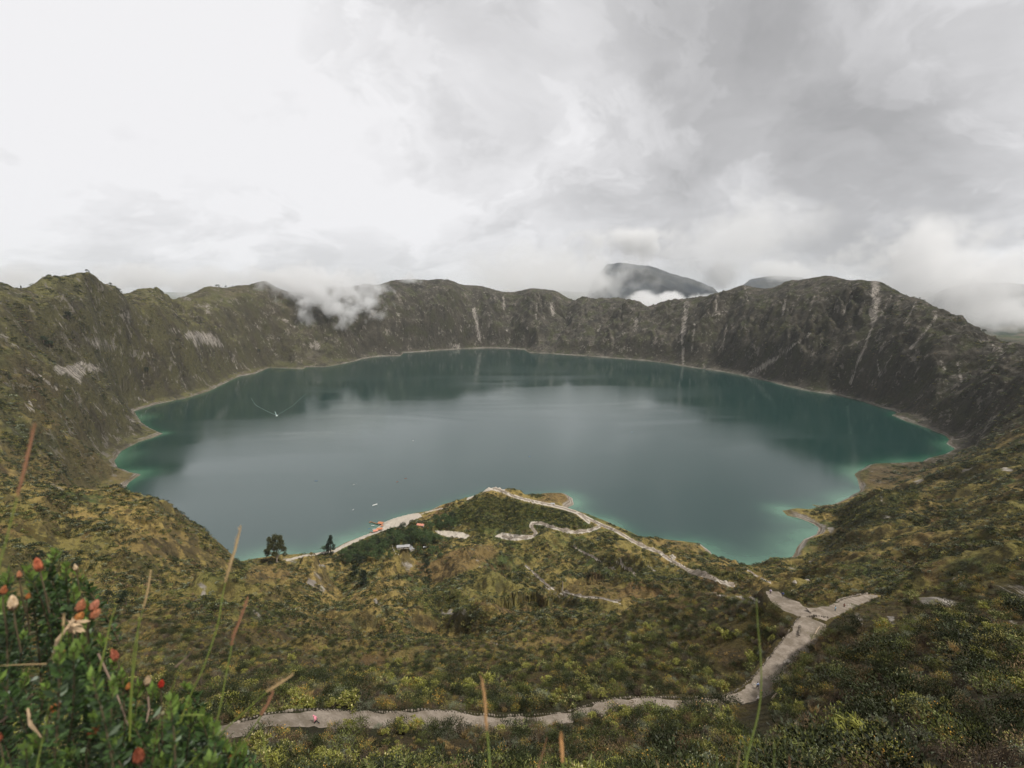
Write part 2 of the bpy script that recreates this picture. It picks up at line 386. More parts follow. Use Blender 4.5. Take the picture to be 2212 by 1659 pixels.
def fold(pix, kind, h, w, L=45, rmin=150):
    """a scarp (far side raised), ridge or gully following a line on the ground"""
    global GZ
    pts = [at0(p, q, rmin) for p, q in pix]; xs = [p[0] for p in pts]; ys = [p[1] for p in pts]; M_ = 4*L
    m = (GX > min(xs)-M_) & (GX < max(xs)+M_) & (GY > min(ys)-M_) & (GY < max(ys)+M_) & (GR > rmin*.85); X, Y = GX[m]+6*fbm(GX[m], GY[m], 30, 3, .6, 4), GY[m]+6*fbm(GX[m], GY[m], 30, 3, .6, 6)
    best = np.full(X.shape, 1e9); sg = np.zeros(X.shape); par = np.zeros(X.shape); n = len(pts)
    for i in range(n-1):
        ax, ay, _ = pts[i]; bx, by, _ = pts[i+1]; ex, ey = bx-ax, by-ay; l2 = ex*ex+ey*ey+1e-6; q = np.clip(((X-ax)*ex+(Y-ay)*ey)/l2, 0, 1)
        d = np.hypot(X-ax-q*ex, Y-ay-q*ey); k = d < best; s_ = np.sign((X-ax)*(-ey)+(Y-ay)*ex)*np.sign((-ey)*ax+ex*ay+1e-9); best = np.where(k, d, best); sg = np.where(k, s_, sg); par = np.where(k, (i+q)/(n-1), par)
    if kind == 'scarp': dz = .85*h*np.tanh(sg*best/(1.8*w))*np.exp(-best/L)*(.75+.5*gnoise(X/40, Y/40, 3))
    elif kind == 'ridge': dz = h*np.exp(-(best/w)**1.25)*(.8+.5*gnoise(X/25, Y/25, 5))
    else: dz = -h*np.exp(-(best/w)**1.5)
    tp = smooth(0, .35, par)*smooth(1, .85, par) if rmin > 500 else smooth(-.02, .12, par)*smooth(1.02, .88, par)
    tp = tp*smooth(0, 1, (420-GZ[m])/90) if rmin > 500 else tp
    GZ[m] += dz*smooth(6, 50, SD[m])*flat[m]*tp
for a in ((((430,1402),(500,1388),(560,1375),(680,1352),(765,1338),(830,1340)),'scarp',8,2.5),(((0,1135),(150,1140),(300,1165),(400,1195)),'scarp',6,3),(((60,1205),(180,1222),(330,1240),(400,1262)),'scarp',9,3),
          (((0,1100),(120,1105),(260,1125),(360,1150)),'scarp',5,3),(((1022,1276),(1080,1280),(1140,1290),(1200,1296),(1257,1306),(1330,1300)),'scarp',11,3),(((1790,1172),(1900,1150),(2050,1112),(2212,1070)),'scarp',12,4),
          (((1850,1075),(1960,1047),(2100,1015),(2212,1000)),'scarp',16,5),(((1720,1235),(1850,1222),(2000,1190),(2212,1150)),'scarp',8,4),(((1950,1260),(2050,1235),(2212,1205)),'scarp',8,4),(((560,1445),(700,1422),(880,1408),(1000,1402)),'scarp',5,2.5),
          (((440,1335),(520,1345),(620,1330),(700,1320)),'scarp',6,3),(((480,1300),(560,1302),(640,1292)),'scarp',7,3),(((880,1335),(950,1316),(1010,1318),(1060,1330)),'scarp',10,3),(((1240,1215),(1320,1222),(1400,1232)),'scarp',7,3),
          (((930,1212),(925,1260),(960,1320),(1040,1352),(1130,1372)),'gully',13,16),(((722,1240),(735,1280),(722,1325)),'gully',10,12),(((1150,1190),(1100,1230),(1040,1240)),'gully',8,14),(((1240,1330),(1160,1340),(1080,1385)),'gully',10,16),
          (((770,1345),(850,1312),(905,1270)),'ridge',11,20),(((1000,1380),(1080,1372),(1180,1392)),'ridge',7,16),(((600,1240),(560,1262),(500,1300)),'ridge',9,15),(((1190,1135),(1230,1160),(1330,1200),(1430,1225)),'ridge',8,16),
          (((640,1395),(720,1385),(800,1392)),'ridge',6,16),(((860,1205),(835,1240),(812,1290)),'ridge',12,14),(((676,1232),(640,1270),(590,1290)),'ridge',9,14),(((960,1190),(1010,1200),(1060,1235)),'ridge',6,16),
          (((2212,1110),(2050,1140),(1900,1185)),'ridge',9,26),(((2212,1170),(2080,1200),(1960,1232)),'ridge',7,20)):
    fold(*a)
for a in ((((1888,604),(1850,650),(1790,705),(1720,755),(1640,806)),'ridge',85,85,60,1300),(((1830,610),(1790,670),(1700,730)),'gully',50,60,60,1300),(((262,604),(320,635),(400,688),(480,742),(540,792)),'ridge',55,75,60,1300),
          (((0,650),(120,705),(250,770),(380,838)),'ridge',48,55,60,900),(((0,690),(120,745),(240,805),(330,860)),'gully',38,42,60,900),(((0,770),(120,845),(240,915),(340,935)),'ridge',42,48,60,900),(((0,830),(100,900),(220,965)),'gully',32,36,60,900),
          (((0,900),(120,965),(230,1010),(300,1024)),'ridge',32,40,60,900),(((40,960),(140,1020),(230,1060)),'ridge',14,26,60,900),(((1146,621),(1160,680),(1110,742)),'ridge',50,70,60,1300),(((1372,645),(1330,700),(1290,762)),'ridge',55,60,60,1300),
          (((1600,612),(1560,690),(1520,775)),'gully',50,50,60,1300),(((1590,610),(1545,660),(1480,760)),'ridge',50,55,60,1300),(((955,602),(975,670),(900,745)),'ridge',52,70,60,1300),(((1040,620),(1035,700),(1040,748)),'gully',45,45,60,1300),
          (((575,602),(640,665),(720,720),(800,772)),'ridge',60,70,60,1300),(((500,640),(560,700),(640,780)),'gully',45,50,60,1300),(((700,640),(760,700),(850,762)),'gully',42,55,60,1300),(((2020,670),(1960,740),(1900,820),(1850,850)),'ridge',45,60,60,1300),
          (((2130,742),(2060,820),(1960,900)),'gully',38,50,60,1000),(((2212,770),(2120,860),(2020,925)),'ridge',38,52,60,1000),(((2212,840),(2120,920),(2060,960)),'gully',16,35,60,1000),(((1760,600),(1700,660),(1640,700),(1560,780)),'ridge',45,55,60,1300),
          (((1230,640),(1220,700),(1180,755)),'gully',26,45,60,1300),(((1440,660),(1420,720),(1390,775)),'gully',22,40,60,1300)):
    fold(*a)
# crags, fins and small summits: (px, py, r, height, half-width along x, along depth, lean)
def crag(px, py, rr, amp, sx, sy, rot=0.0, p=1.3):
    global GZ
    cx, cy_, _ = Pt(px, py, rr); dx, dy = GX-cx, GY-cy_; c, s = math.cos(rot), math.sin(rot)
    u, v = (c*dx+s*dy)/sx, (-s*dx+c*dy)/sy; q = u*u+v*v
    m = q < 9; k = np.zeros_like(GZ); k[m] = amp*np.exp(-q[m]**(p/2)*1.3)
    k *= 1+0.35*gnoise(GX/(sx*.5)+3, GY/(sx*.5), 9); GZ = GZ+k
for a in ((680,1262,560,26,11,26,0.25),(700,1272,545,12,9,22,0.1),(876,1236,600,24,10,18,-0.3),(860,1228,640,12,16,24,0.4),(812,1308,420,10,8,14,0),(985,1325,330,9,14,7,0.1),
          (1006,1225,590,16,8,22,0.1),(430,1280,360,9,12,12,0.2),(1010,1155,760,10,20,16,0),(985,1112,850,14,16,16,0.3),(1025,1093,868,12,14,16,0),
          (948,1090,915,9,7,9,0),(1450,1162,790,6,30,14,0.2),(1525,1178,770,7,12,12,0),(1195,1066,905,9,22,16,0),
          (1800,1140,900,24,40,60,0.3),(1860,1105,960,26,60,60,0.2),(2060,1310,150,2,9,6,0),(2170,1272,160,3,9,6,0)):
    crag(*a)
kp = 1-smooth(0.3, 3.5, PD)
GZ = np.where(kp > 0, GZ*(1-kp)+(PZ-0.10)*kp, GZ)
# shoreline: a wave-cut cliff, then the slope
cl_ = smooth(0, 14, SD)
shoreprof = np.where(SD > 0, 0.10*SD + 5*smooth(2, 12, SD), 0.35*SD)
beach = np.exp(-(((GX-(-170))/95)**2+((GY-795)/55)**2))
shoreprof = shoreprof*(1-0.8*beach)
kb = smooth(4, 85, SD)
GZ = np.where(SD < 85, shoreprof*(1-kb) + np.maximum(GZ, shoreprof*0.6+1)*kb, GZ)
GZ = np.where((SD >= 85) & (SD < 800), np.maximum(GZ, 3.0), GZ)
GZ = np.where(SD < 0, np.maximum(0.35*SD, -14), GZ)

# ------------------------------------------------------------------ look-ups on the finished ground
TT = (H-GZ)/GR
def zat(x, y):
    x = np.asarray(x, float); y = np.asarray(y, float)
    a = np.arctan2(x, y); l = np.log(np.maximum(np.hypot(x, y), 1.01))
    ia = np.clip((a-AZ[0])/(AZ[1]-AZ[0]), 0, NA-1.001); i = ia.astype(int); fa = ia-i
    j = np.clip(np.searchsorted(LR, l)-1, 0, NR-2); fl = np.clip((l-LR[j])/(LR[j+1]-LR[j]), 0, 1)
    return (GZ[i,j]*(1-fa)+GZ[i+1,j]*fa)*(1-fl)+(GZ[i,j+1]*(1-fa)+GZ[i+1,j+1]*fa)*fl
def field_at(G, x, y):
    a = np.arctan2(x, y); l = np.log(np.maximum(np.hypot(x, y), 1.01))
    i = np.clip(np.rint((a-AZ[0])/(AZ[1]-AZ[0])).astype(int), 0, NA-1); j = np.clip(np.searchsorted(LR, l), 0, NR-1)
    return G[i, j]
def at(px, py, rmin=20):
    """first ground point seen along the line of sight through (px, py)"""
    a, t = azt(px, py); i = int(round((a-AZ[0])/(AZ[1]-AZ[0]))); i = max(0, min(NA-1, i))
    col = np.where(LR > math.log(rmin), TT[i], 9)
    j = int(np.argmax(col <= t)) if (col <= t).any() else int(np.argmin(np.where(LR < math.log(4000), col, 9)))
    r_ = math.exp(LR[j])
    X, Y = r_*math.sin(a), r_*math.cos(a)
    return Vector((X, Y, float(zat(X, Y))))
GD = GY*CT-(GZ-H)*ST; GPX = CX+F*GX/GD; GPY = CY-F*(GY*ST+(GZ-H)*CT)/GD
runmin = np.minimum.accumulate(np.where(GR > 20, TT, 9), axis=1)
VIS = TT <= runmin+0.004

# ------------------------------------------------------------------ bare rock, paths and fields as masks on the ground
ROCK = np.zeros_like(GZ); LUSH = np.zeros_like(GZ); SAND = np.zeros_like(GZ); DRY = np.zeros_like(GZ)
def stroke(M, pts, w, soft=0.5, rng=(25, 5000), amt=1.0):
    xs = [p[0] for p in pts]; ys = [p[1] for p in pts]
    W = max(w) if isinstance(w, (list, tuple)) else w
    m = (GPX > min(xs)-2*W) & (GPX < max(xs)+2*W) & (GPY > min(ys)-2*W) & (GPY < max(ys)+2*W) & VIS & (GR > rng[0]) & (GR < rng[1])
    if not m.any(): return
    X, Y = GPX[m], GPY[m]; best = np.full(X.shape, 9.0)
    if len(pts) == 1: pts = [pts[0], (pts[0][0]+.1, pts[0][1])]
    ws = w if isinstance(w, (list, tuple)) else [w]*len(pts)
    for (ax, ay), (bx, by), wa, wb in zip(pts[:-1], pts[1:], ws[:-1], ws[1:]):
        ex, ey = bx-ax, by-ay; q = np.clip(((X-ax)*ex+(Y-ay)*ey)/(ex*ex+ey*ey), 0, 1)
        d = np.hypot(X-ax-q*ex, Y-ay-q*ey)/(wa+(wb-wa)*q); best = np.minimum(best, d)
    M[m] = np.maximum(M[m], amt*(1-smooth(1-soft, 1+soft, best)))
def poly(M, pts, soft=3.0, amt=1.0, rng=(25, 5000)):
    xs = [p[0] for p in pts]; ys = [p[1] for p in pts]
    m = (GPX > min(xs)-6) & (GPX < max(xs)+6) & (GPY > min(ys)-6) & (GPY < max(ys)+6) & VIS & (GR > rng[0]) & (GR < rng[1])
    if not m.any(): return
    X, Y = GPX[m], GPY[m]; ins = np.zeros(X.shape, bool); d2 = np.full(X.shape, 1e9); n = len(pts)
    for i in range(n):
        (ax, ay), (bx, by) = pts[i], pts[(i+1) % n]; ex, ey = bx-ax, by-ay
        q = np.clip(((X-ax)*ex+(Y-ay)*ey)/(ex*ex+ey*ey+1e-9), 0, 1); d2 = np.minimum(d2, (X-ax-q*ex)**2+(Y-ay-q*ey)**2)
        if ay != by: ins ^= ((ay > Y) != (by > Y)) & (X < ex*(Y-ay)/(by-ay)+ax)
    d = np.sqrt(d2)*np.where(ins, 1, -1); M[m] = np.maximum(M[m], amt*smooth(-soft, soft, d))
for p in (((391,730),(406,712),(433,713),(467,723),(487,747),(477,755),(437,742),(423,754),(413,737)),
          ((176,725),(215,733),(255,747),(289,754),(322,760),(346,770),(322,777),(296,772),(275,760),(252,762),(215,757),(188,740)),
          ((104,791),(148,787),(178,777),(228,797),(215,807),(188,801),(175,831),(148,811),(118,807)),
          ((440,654),(455,656),(453,680),(443,683)),((665,740),(680,734),(694,742),(692,756),(672,756)),
          ((2139,1262),(2175,1256),(2212,1262),(2225,1285),(2212,1297),(2180,1296),(2160,1280)),
          ((1978,1290),(2010,1283),(2040,1290),(2074,1300),(2066,1311),(2030,1305),(1995,1308)),
          ((660,1262),(676,1232),(692,1240),(706,1275),(697,1282),(684,1262),(672,1268)),
          ((947,1327),(955,1311),(963,1322),(972,1312),(982,1324),(1005,1314),(1013,1334),(990,1332),(965,1330)),
          ((868,1218),(880,1206),(893,1222),(886,1240),(876,1232)),
          ((422,1262),(435,1255),(447,1264),(446,1285),(430,1290),(436,1274)),
          ((1786,1138),(1800,1134),(1806,1146),(1798,1160),(1788,1152))):
    poly(ROCK, p, 7.0, .92)
for pts, w in ((((370,712),(385,716)),6),(((602,686),(618,694),(635,706)),4),(((55,875),(70,886)),5),(((202,875),(215,882),(228,896)),7),(((170,862),(190,885)),6),(((110,1045),(135,1058)),6),
   (((60,800),(90,815),(130,850),(160,870)),4),(((120,690),(135,705),(150,712)),3),(((0,725),(15,730)),7),(((25,745),(40,750)),6),(((270,900),(290,910)),5),(((300,860),(318,868)),5),(((60,860),(75,888)),3),
   (((550,700),(565,712)),4),(((505,770),(512,795)),5),(((540,800),(520,780)),4),(((430,660),(450,668)),3),(((390,640),(410,646)),5),
   (((799,665),(807,680)),4),(((858,670),(862,684)),4),(((1087,640),(1089,668)),2.5),(((1024,668),(1030,700),(1036,735)),4),(((1192,655),(1194,680)),5),(((1160,650),(1158,690)),2.5),(((1290,715),(1297,705)),3),
   (((1335,728),(1350,720)),4),(((1375,690),(1372,712)),5),(((975,745),(990,750)),8),(((1475,700),(1474,740),(1475,787)),3),(((1483,656),(1476,720)),6),(((993,706),(997,714)),4),(((1094,712),(1100,718)),4),(((1138,706),(1142,712)),4),
   (((1752,720),(1720,742),(1680,772),(1650,790),(1621,811)),[1.5,3,4,6,8]),(((1756,738),(1770,740),(1776,752)),3),
   (((1890,612),(1894,650),(1886,690)),9),(((1890,690),(1869,747),(1850,790),(1836,828)),3),(((2022,683),(2000,715),(1967,753)),3.5),(((1895,780),(1898,800),(1900,811)),2.5),(((1930,760),(1912,790),(1900,815)),3),
   (((2036,780),(2040,800)),5),(((2068,785),(2074,810),(2078,825)),4),(((2150,755),(2165,765)),12),(((1550,640),(1545,680),(1570,670)),4),(((1610,620),(1615,650)),3),(((1700,640),(1690,680)),4),(((1840,640),(1820,680)),4),
   (((1570,700),(1560,760)),2.5),(((1500,700),(1495,760)),3),(((1520,790),(1525,800)),5),(((1760,640),(1750,670)),3),(((1925,640),(1905,680)),5),(((1980,650),(1955,700)),3),
   (((1980,1040),(1992,1038)),6),(((1910,1115),(1920,1120)),6),(((1904,1074),(1904,1084)),4),(((2140,1012),(2161,1008),(2185,1016)),5),(((2080,1018),(2100,1012)),4),(((1705,1226),(1716,1232)),4),(((1750,1212),(1758,1208)),4),
   (((1923,1330),(1928,1345)),7),(((1850,1325),(1862,1345)),8),(((2105,1338),(2125,1334)),6),(((1950,1322),(1985,1340)),3),(((2180,1340),(2195,1350)),8),(((1765,1378),(1770,1395)),4),
   (((810,1296),(818,1306)),4),(((548,1318),(560,1330)),5),(((590,1300),(615,1306)),4),(((1030,1210),(1036,1225)),4),(((1135,1245),(1170,1262),(1210,1290)),2.2),(((1330,1210),(1350,1225)),2),(((1400,1222),(1415,1235)),3),(((1300,1215),(1330,1232)),3),
   (((2060,1252),(2080,1262)),6),(((1590,1290),(1620,1300)),5),(((690,1222),(720,1214)),5),(((615,1208),(640,1215)),5),(((1060,1385),(1075,1392)),3)):
    big_ = isinstance(w, list) or pts[0] in ((1890,612),(1890,690),(2022,683),(1895,780),(1475,700),(1483,656),(1087,640),(1024,668),(1192,655))
    stroke(ROCK, pts, [q*1.25 for q in w] if isinstance(w, list) else w*(1.2 if big_ else 1.0), 0.9, amt=.98 if big_ else 0.80)
rng0 = np.random.default_rng(4)
# shoreline band of pale rock
band = (1-smooth(2, 17, SD+7*fbm(GX, GY, 40, 3, 0.6, 33)))*(SD > -3)
SHB = np.clip(band, 0, 1)
for p in (((795,1158),(812,1134),(835,1122),(868,1112),(905,1108),(912,1116),(890,1126),(872,1142),(845,1140),(815,1152)),
          ((938,1146),(965,1146),(1000,1150),(1016,1158),(1005,1164),(975,1161),(950,1156)),
          ((1068,1158),(1085,1150),(1110,1154),(1150,1156),(1148,1164),(1110,1168),(1085,1164))):
    poly(SAND, p, 2.0)
stroke(SAND, ((720,1192),(745,1178),(775,1165),(800,1153)), 3.5, 0.9)
stroke(SAND, ((620,1210),(660,1200),(715,1192)), 3.5, 0.9, amt=0.7)
stroke(SAND, ((1048,1056),(1066,1053),(1085,1058)), 6, 0.8)
stroke(SAND, ((905,1112),(930,1104),(955,1098)), 2.5, 0.9, amt=0.6)
stroke(SAND, ((1010,1078),(1030,1066),(1050,1058)), 3, 0.9, amt=0.8)
stroke(SAND, ((960,1112),(1000,1090)), 2, 0.9, amt=0.5)
stroke(SAND, ((1598,1278),(1625,1292),(1640,1300)), 5, 0.9, (130, 260), 0.6)
for p in (((1530,1262),(1560,1268),(1600,1272)),((1550,1285),(1580,1292),(1600,1290))): stroke(SAND, p, 4, 0.9, (130, 300), 0.7)
# rich green and dry patches
for p, a in ((((960,1120),(1040,1070),(1120,1078),(1235,1108),(1290,1150),(1200,1140),(1120,1145),(1020,1140)),1),(((1830,1140),(1790,1100),(1860,1075),(1980,1045),(1990,1075),(1920,1130)),.8),
          (((1300,1190),(1420,1230),(1540,1262),(1480,1290),(1340,1250)),.5),(((880,1290),(980,1270),(1060,1330),(960,1370)),.7),(((1480,1220),(1640,1240),(1560,1260)),.8),
          (((560,1160),(400,1320),(300,1400),(500,1380)),.3),(((20,880),(120,960),(60,1000),(0,930)),.8),(((0,820),(60,850),(40,900),(0,890)),.7)):
    poly(LUSH, p, 8.0, a)
for p, a in ((((930,1215),(980,1190),(1060,1175),(1080,1195),(1010,1235),(940,1260),(915,1235)),1),(((520,1225),(640,1220),(620,1255),(530,1262)),.8),(((1190,1270),(1290,1250),(1400,1290),(1280,1300)),.8),
          (((1880,1010),(1990,1005),(2060,990),(1960,1040),(1870,1055)),1),(((240,1150),(420,1150),(440,1200),(250,1200)),.6),(((880,1440),(960,1410),(1000,1440),(900,1465)),.8),
          (((1150,1090),(1180,1060),(1230,1064),(1232,1084)),1),(((530,1360),(700,1325),(760,1340),(560,1372)),.7),(((1400,1165),(1500,1176),(1530,1190),(1440,1186)),.8)):
    poly(DRY, p, 6.0, a)

FP = np.zeros_like(GZ)
FOOT = [([(1066,1056),(1085,1061),(1102,1069),(1130,1078),(1160,1085),(1190,1091),(1222,1099),(1245,1107),(1262,1115),(1283,1126),(1300,1134),(1325,1144),(1350,1158),(1368,1170),(1388,1180),(1410,1188),(1425,1193),(1440,1205),(1462,1217),(1480,1228),(1500,1237),(1520,1244),(1540,1250),(1560,1258),(1585,1266)], 5.5, 200),
 ([(1300,1134),(1288,1141),(1275,1146),(1250,1150),(1225,1148),(1205,1143),(1190,1138),(1176,1133),(1160,1130),(1149,1130),(1146,1136),(1152,1144),(1158,1151),(1153,1158),(1140,1162),(1110,1163),(1085,1160)], 4.5, 200),
 ([(1245,1107),(1262,1120),(1272,1128)], 4, 200), ([(1135,1222),(1150,1235),(1170,1255),(1200,1277),(1225,1288)], 1.4, 200), ([(1215,1278),(1260,1290),(1300,1292),(1340,1303)], 1.4, 200),
 ([(1615,1232),(1632,1243),(1650,1252),(1665,1259)], 1.4, 260), ([(1240,1183),(1275,1200),(1297,1213)], 1.8, 200), ([(1340,1212),(1345,1225),(1360,1230),(1372,1243)], 1.6, 200)]
for pix, w_, rm in FOOT:
    stroke(FP, pix, 6 if w_ > 3 else 3, .6, (rm, 1100)); stroke(SAND, pix, 3.4 if w_ > 3 else 1.6, .5, (rm, 1100))
# bare and grassy gaps between the thickets of the near slope
GAP = smooth(.16, .34, fbm(GX, GY, 15, 4, .55, 101))*smooth(28, 45, GR)*(1-smooth(260, 420, GR))*smooth(1.5, 4, PD)
DRY = np.maximum(DRY, GAP*.9)
def build_terrain():
    me = bpy.data.meshes.new('terrain')
    co = np.stack([GX, GY, GZ], -1).reshape(-1, 3).astype(np.float32)
    I = np.arange(NA*NR).reshape(NA, NR)
    q = np.stack([I[:-1,:-1], I[1:,:-1], I[1:,1:], I[:-1,1:]], -1)
    q = q[:, :, ::-1].reshape(-1, 4)
    # leave out ground far under the lake
    keep = (SD.reshape(-1)[q] > -60).any(1); q = q[keep]
    me.vertices.add(len(co)); me.vertices.foreach_set('co', co.ravel())
    me.loops.add(q.size); me.loops.foreach_set('vertex_index', q.ravel().astype(np.int32))
    me.polygons.add(len(q)); me.polygons.foreach_set('loop_start', np.arange(0, q.size, 4, dtype=np.int32))
    me.polygons.foreach_set('use_smooth', np.ones(len(q), bool))
    me.update(calc_edges=True)
    for nm, G in (('rock', ROCK), ('lush', LUSH), ('sand', SAND), ('dry', DRY), ('shore', SHB)):
        a = me.attributes.new(nm, 'FLOAT', 'POINT'); a.data.foreach_set('value', G.reshape(-1).astype(np.float32))
    a = me.attributes.new('down', 'FLOAT_VECTOR', 'POINT')   # coordinates across and along the fall of the crater wall
    a.data.foreach_set('vector', np.stack([gx, gy*0.9, GZ*0.25], -1).reshape(-1).astype(np.float32))
    ob = bpy.data.objects.new('terrain', me); COL.objects.link(ob); ob['kind'] = 'structure'
    me.materials.append(terrain_mat()); return ob

def terrain_mat():
    m = bpy.data.materials.new('ground_cover'); m.use_nodes = True; t = NT(m.node_tree)
    bsdf = t.n['Principled BSDF']; bsdf.inputs['Roughness'].default_value = 0.95; bsdf.inputs['Specular IOR Level'].default_value = 0.15
    geo = t.node('ShaderNodeNewGeometry'); pos = geo.outputs['Position']
    p = t.vscale(pos, 1, 1, 0.6)
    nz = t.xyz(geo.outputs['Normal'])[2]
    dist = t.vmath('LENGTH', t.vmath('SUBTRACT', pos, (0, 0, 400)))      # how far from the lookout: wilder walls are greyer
    big = t.noise(p, 0.006, 5, 0.55); b2 = t.noise(p, 0.017, 6, 0.6)
    medn = t.noise(p, 0.07, 7, 0.65); fine = t.noise(p, 0.38, 6, 0.7); tiny = t.noise(p, 1.7, 5, 0.7)
    dn = t.attr('down', 'Vector')
    streak = t.noise(t.vscale(dn, 0.05, 0.012, 0.012), 1.0, 7, 0.65, 0.4)
    streak2 = t.noise(t.vscale(dn, 0.012, 0.004, 0.004), 1.0, 5, 0.6)
    dry = (0.285, 0.205, 0.070); olive = (0.175, 0.150, 0.046); green = (0.070, 0.088, 0.028); brown = (0.060, 0.045, 0.028); dark = (0.017, 0.018, 0.009)
    red = (0.150, 0.084, 0.042)
    c = t.mix(t.ramp(big, 0.38, 0.62), olive, dry)
    c = t.mix(t.ramp(b2, 0.50, 0.64), c, green)
    c = t.mix(t.math('MULTIPLY', t.ramp(t.noise(p, 0.011, 6, 0.6, 1.0), 0.56, 0.66), 0.75), c, red)
    c = t.mix(t.math('MULTIPLY', t.ramp(medn, 0.58, 0.70), 0.7), c, (0.19, 0.115, 0.014))
    c = t.mix(t.math('MULTIPLY', t.attr('dry'), 0.85), c, t.mix(medn, (0.17, 0.12, 0.045), (0.20, 0.125, 0.055)))
    c = t.mix(t.math('MULTIPLY', t.attr('lush'), 0.85), c, t.mix(medn, (0.030, 0.044, 0.012), (0.055, 0.065, 0.020)))
    # crater walls: grey-brown heath with green ledges
    wall = t.mix(t.ramp(t.math('ADD', t.math('MULTIPLY', streak, 0.3), t.math('MULTIPLY', t.noise(p, 0.018, 9, 0.72), 0.7)), 0.36, 0.66), (0.030, 0.028, 0.023), (0.130, 0.112, 0.086))
    wall = t.mix(t.math('MULTIPLY', t.ramp(b2, 0.48, 0.60), 0.75), wall, (0.066, 0.070, 0.030))
    px_ = t.xyz(pos)
    leftk = t.math('MULTIPLY', t.ramp(px_[0], -350, -950), t.ramp(px_[1], 3100, 1900))
    wall = t.mix(t.math('MULTIPLY', leftk, t.ramp(t.noise(p, 0.009, 7, 0.62), .46, .58, 0, .6)), wall, (0.090, 0.096, 0.044))
    wall = t.mix(t.math('MULTIPLY', leftk, t.ramp(t.noise(p, 0.013, 8, 0.66, 0.8), .54, .62, 0, .8)), wall, (0.050, 0.044, 0.034))
    wall = t.mix(t.math('MULTIPLY', leftk, t.ramp(t.math('ADD', t.math('MULTIPLY', b2, .6), t.math('MULTIPLY', medn, .4)), 0.40, 0.56)), wall, (0.160, 0.148, 0.060))
    kf = t.ramp(dist, 1000, 1750)
    kf = t.math('MULTIPLY', kf, t.ramp(px_[0], -2000, -700, 0.8, 1.0))
    c = t.mix(kf, c, wall)
    # dark heath clumps
    cl1 = t.ramp(t.math('ADD', medn, t.math('MULTIPLY', t.math('SUBTRACT', fine, 0.5), 0.9)), 0.47, 0.60)
    c = t.mix(t.math('MULTIPLY', cl1, t.ramp(dist, 300, 2500, 0.62, 0.35)), c, dark)
    c = t.mix(t.math('MULTIPLY', t.ramp(tiny, 0.45, 0.62), t.ramp(dist, 100, 1200, 0.55, 0.1)), c, dark)
    c = t.mix(t.ramp(dist, 330, 90, 0.0, 0.78), c, (0.022, 0.017, 0.010))  # nearby ground darkened to stand for shade under and between the shrubs
    c = t.mix(t.math('MULTIPLY', t.ramp(nz, 0.80, 0.60), 0.55), c, (0.040, 0.034, 0.022))  # steep faces mixed towards dark brown
    # rock, shore and sand
    rockc = t.mix(t.ramp(t.noise(t.vscale(dn, 0.35, 0.05, 0.05), 1.0, 5, 0.6), 0.35, 0.65), (0.16, 0.14, 0.12), (0.40, 0.36, 0.31))
    rn = t.math('ADD', t.math('MULTIPLY', t.noise(t.vscale(dn, 0.16, 0.035, 0.035), 1.0, 7, 0.75, 0.6), 0.55), t.math('MULTIPLY', t.noise(p, 0.055, 7, 0.72), 0.45))
    rk = t.math('MULTIPLY', t.ramp(t.math('ADD', t.math('MULTIPLY', t.attr('rock'), 0.85), t.math('MULTIPLY', t.math('SUBTRACT', rn, 0.5), 4.4)), 0.48, 0.88), t.ramp(t.attr('rock'), 0.03, 0.25))
    rk = t.math('MULTIPLY', rk, 0.92)
    c = t.mix(rk, c, rockc)
    # stray bare spots on the walls
    spot = t.math('MULTIPLY', t.ramp(t.math('ADD', t.math('MULTIPLY', t.noise(p, 0.09, 5, 0.65), 0.5), t.math('MULTIPLY', t.noise(p, 0.022, 7, 0.72), 0.6)), 0.60, 0.645), t.ramp(dist, 900, 1500))
    c = t.mix(t.math('MULTIPLY', spot, 0.7), c, (0.21, 0.185, 0.155))
    c = t.mix(t.math('MULTIPLY', t.ramp(t.noise(p, 0.045, 7, 0.7), 0.56, 0.66), t.ramp(dist, 900, 1500, 0.0, 0.6)), c, (0.022, 0.024, 0.014))
    sh = t.ramp(t.math('ADD', t.attr('shore'), t.math('MULTIPLY', t.math('SUBTRACT', fine, 0.5), 1.0)), 0.3, 0.75)
    shc = t.mix(t.ramp(t.noise(t.vscale(pos, 0.02, 0.02, 0.7), 1.0, 5, 0.7), 0.38, 0.62), (0.11, 0.085, 0.06), (0.30, 0.27, 0.235))
    sh = t.math('MULTIPLY', sh, t.ramp(t.noise(pos, 0.006, 4, 0.6), 0.38, 0.55, 0.25, 0.95))
    c = t.mix(sh, c, shc)
    sn = t.ramp(t.math('ADD', t.attr('sand'), t.math('MULTIPLY', t.math('SUBTRACT', t.noise(p, 0.25, 5, 0.6), 0.5), 0.7)), 0.4, 0.65)
    c = t.mix(sn, c, t.mix(fine, (0.36, 0.31, 0.25), (0.50, 0.45, 0.38)))
    # outside the crater: patchwork of fields
    vor = t.node('ShaderNodeTexVoronoi'); vor.inputs['Scale'].default_value = 0.006; t.l.new(pos, vor.inputs['Vector'])
    fields = t.mix(t.xyz(vor.outputs['Color'])[0], (0.045, 0.075, 0.035), (0.13, 0.11, 0.07))
    c = t.mix(t.ramp(dist, 4200, 5000), c, fields)
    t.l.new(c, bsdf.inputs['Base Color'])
    bmp = t.node('ShaderNodeBump'); bmp.inputs['Strength'].default_value = 0.9; bmp.inputs['Distance'].default_value = 1.0
    hgt = t.math('ADD', t.math('MULTIPLY', fine, 1.6), t.math('MULTIPLY', medn, 5.0))
    hgt = t.math('ADD', hgt, t.math('MULTIPLY', streak, t.ramp(dist, 900, 1600, 0.0, 7.0)))
    hgt = t.math('ADD', hgt, t.math('MULTIPLY', tiny, 0.35))
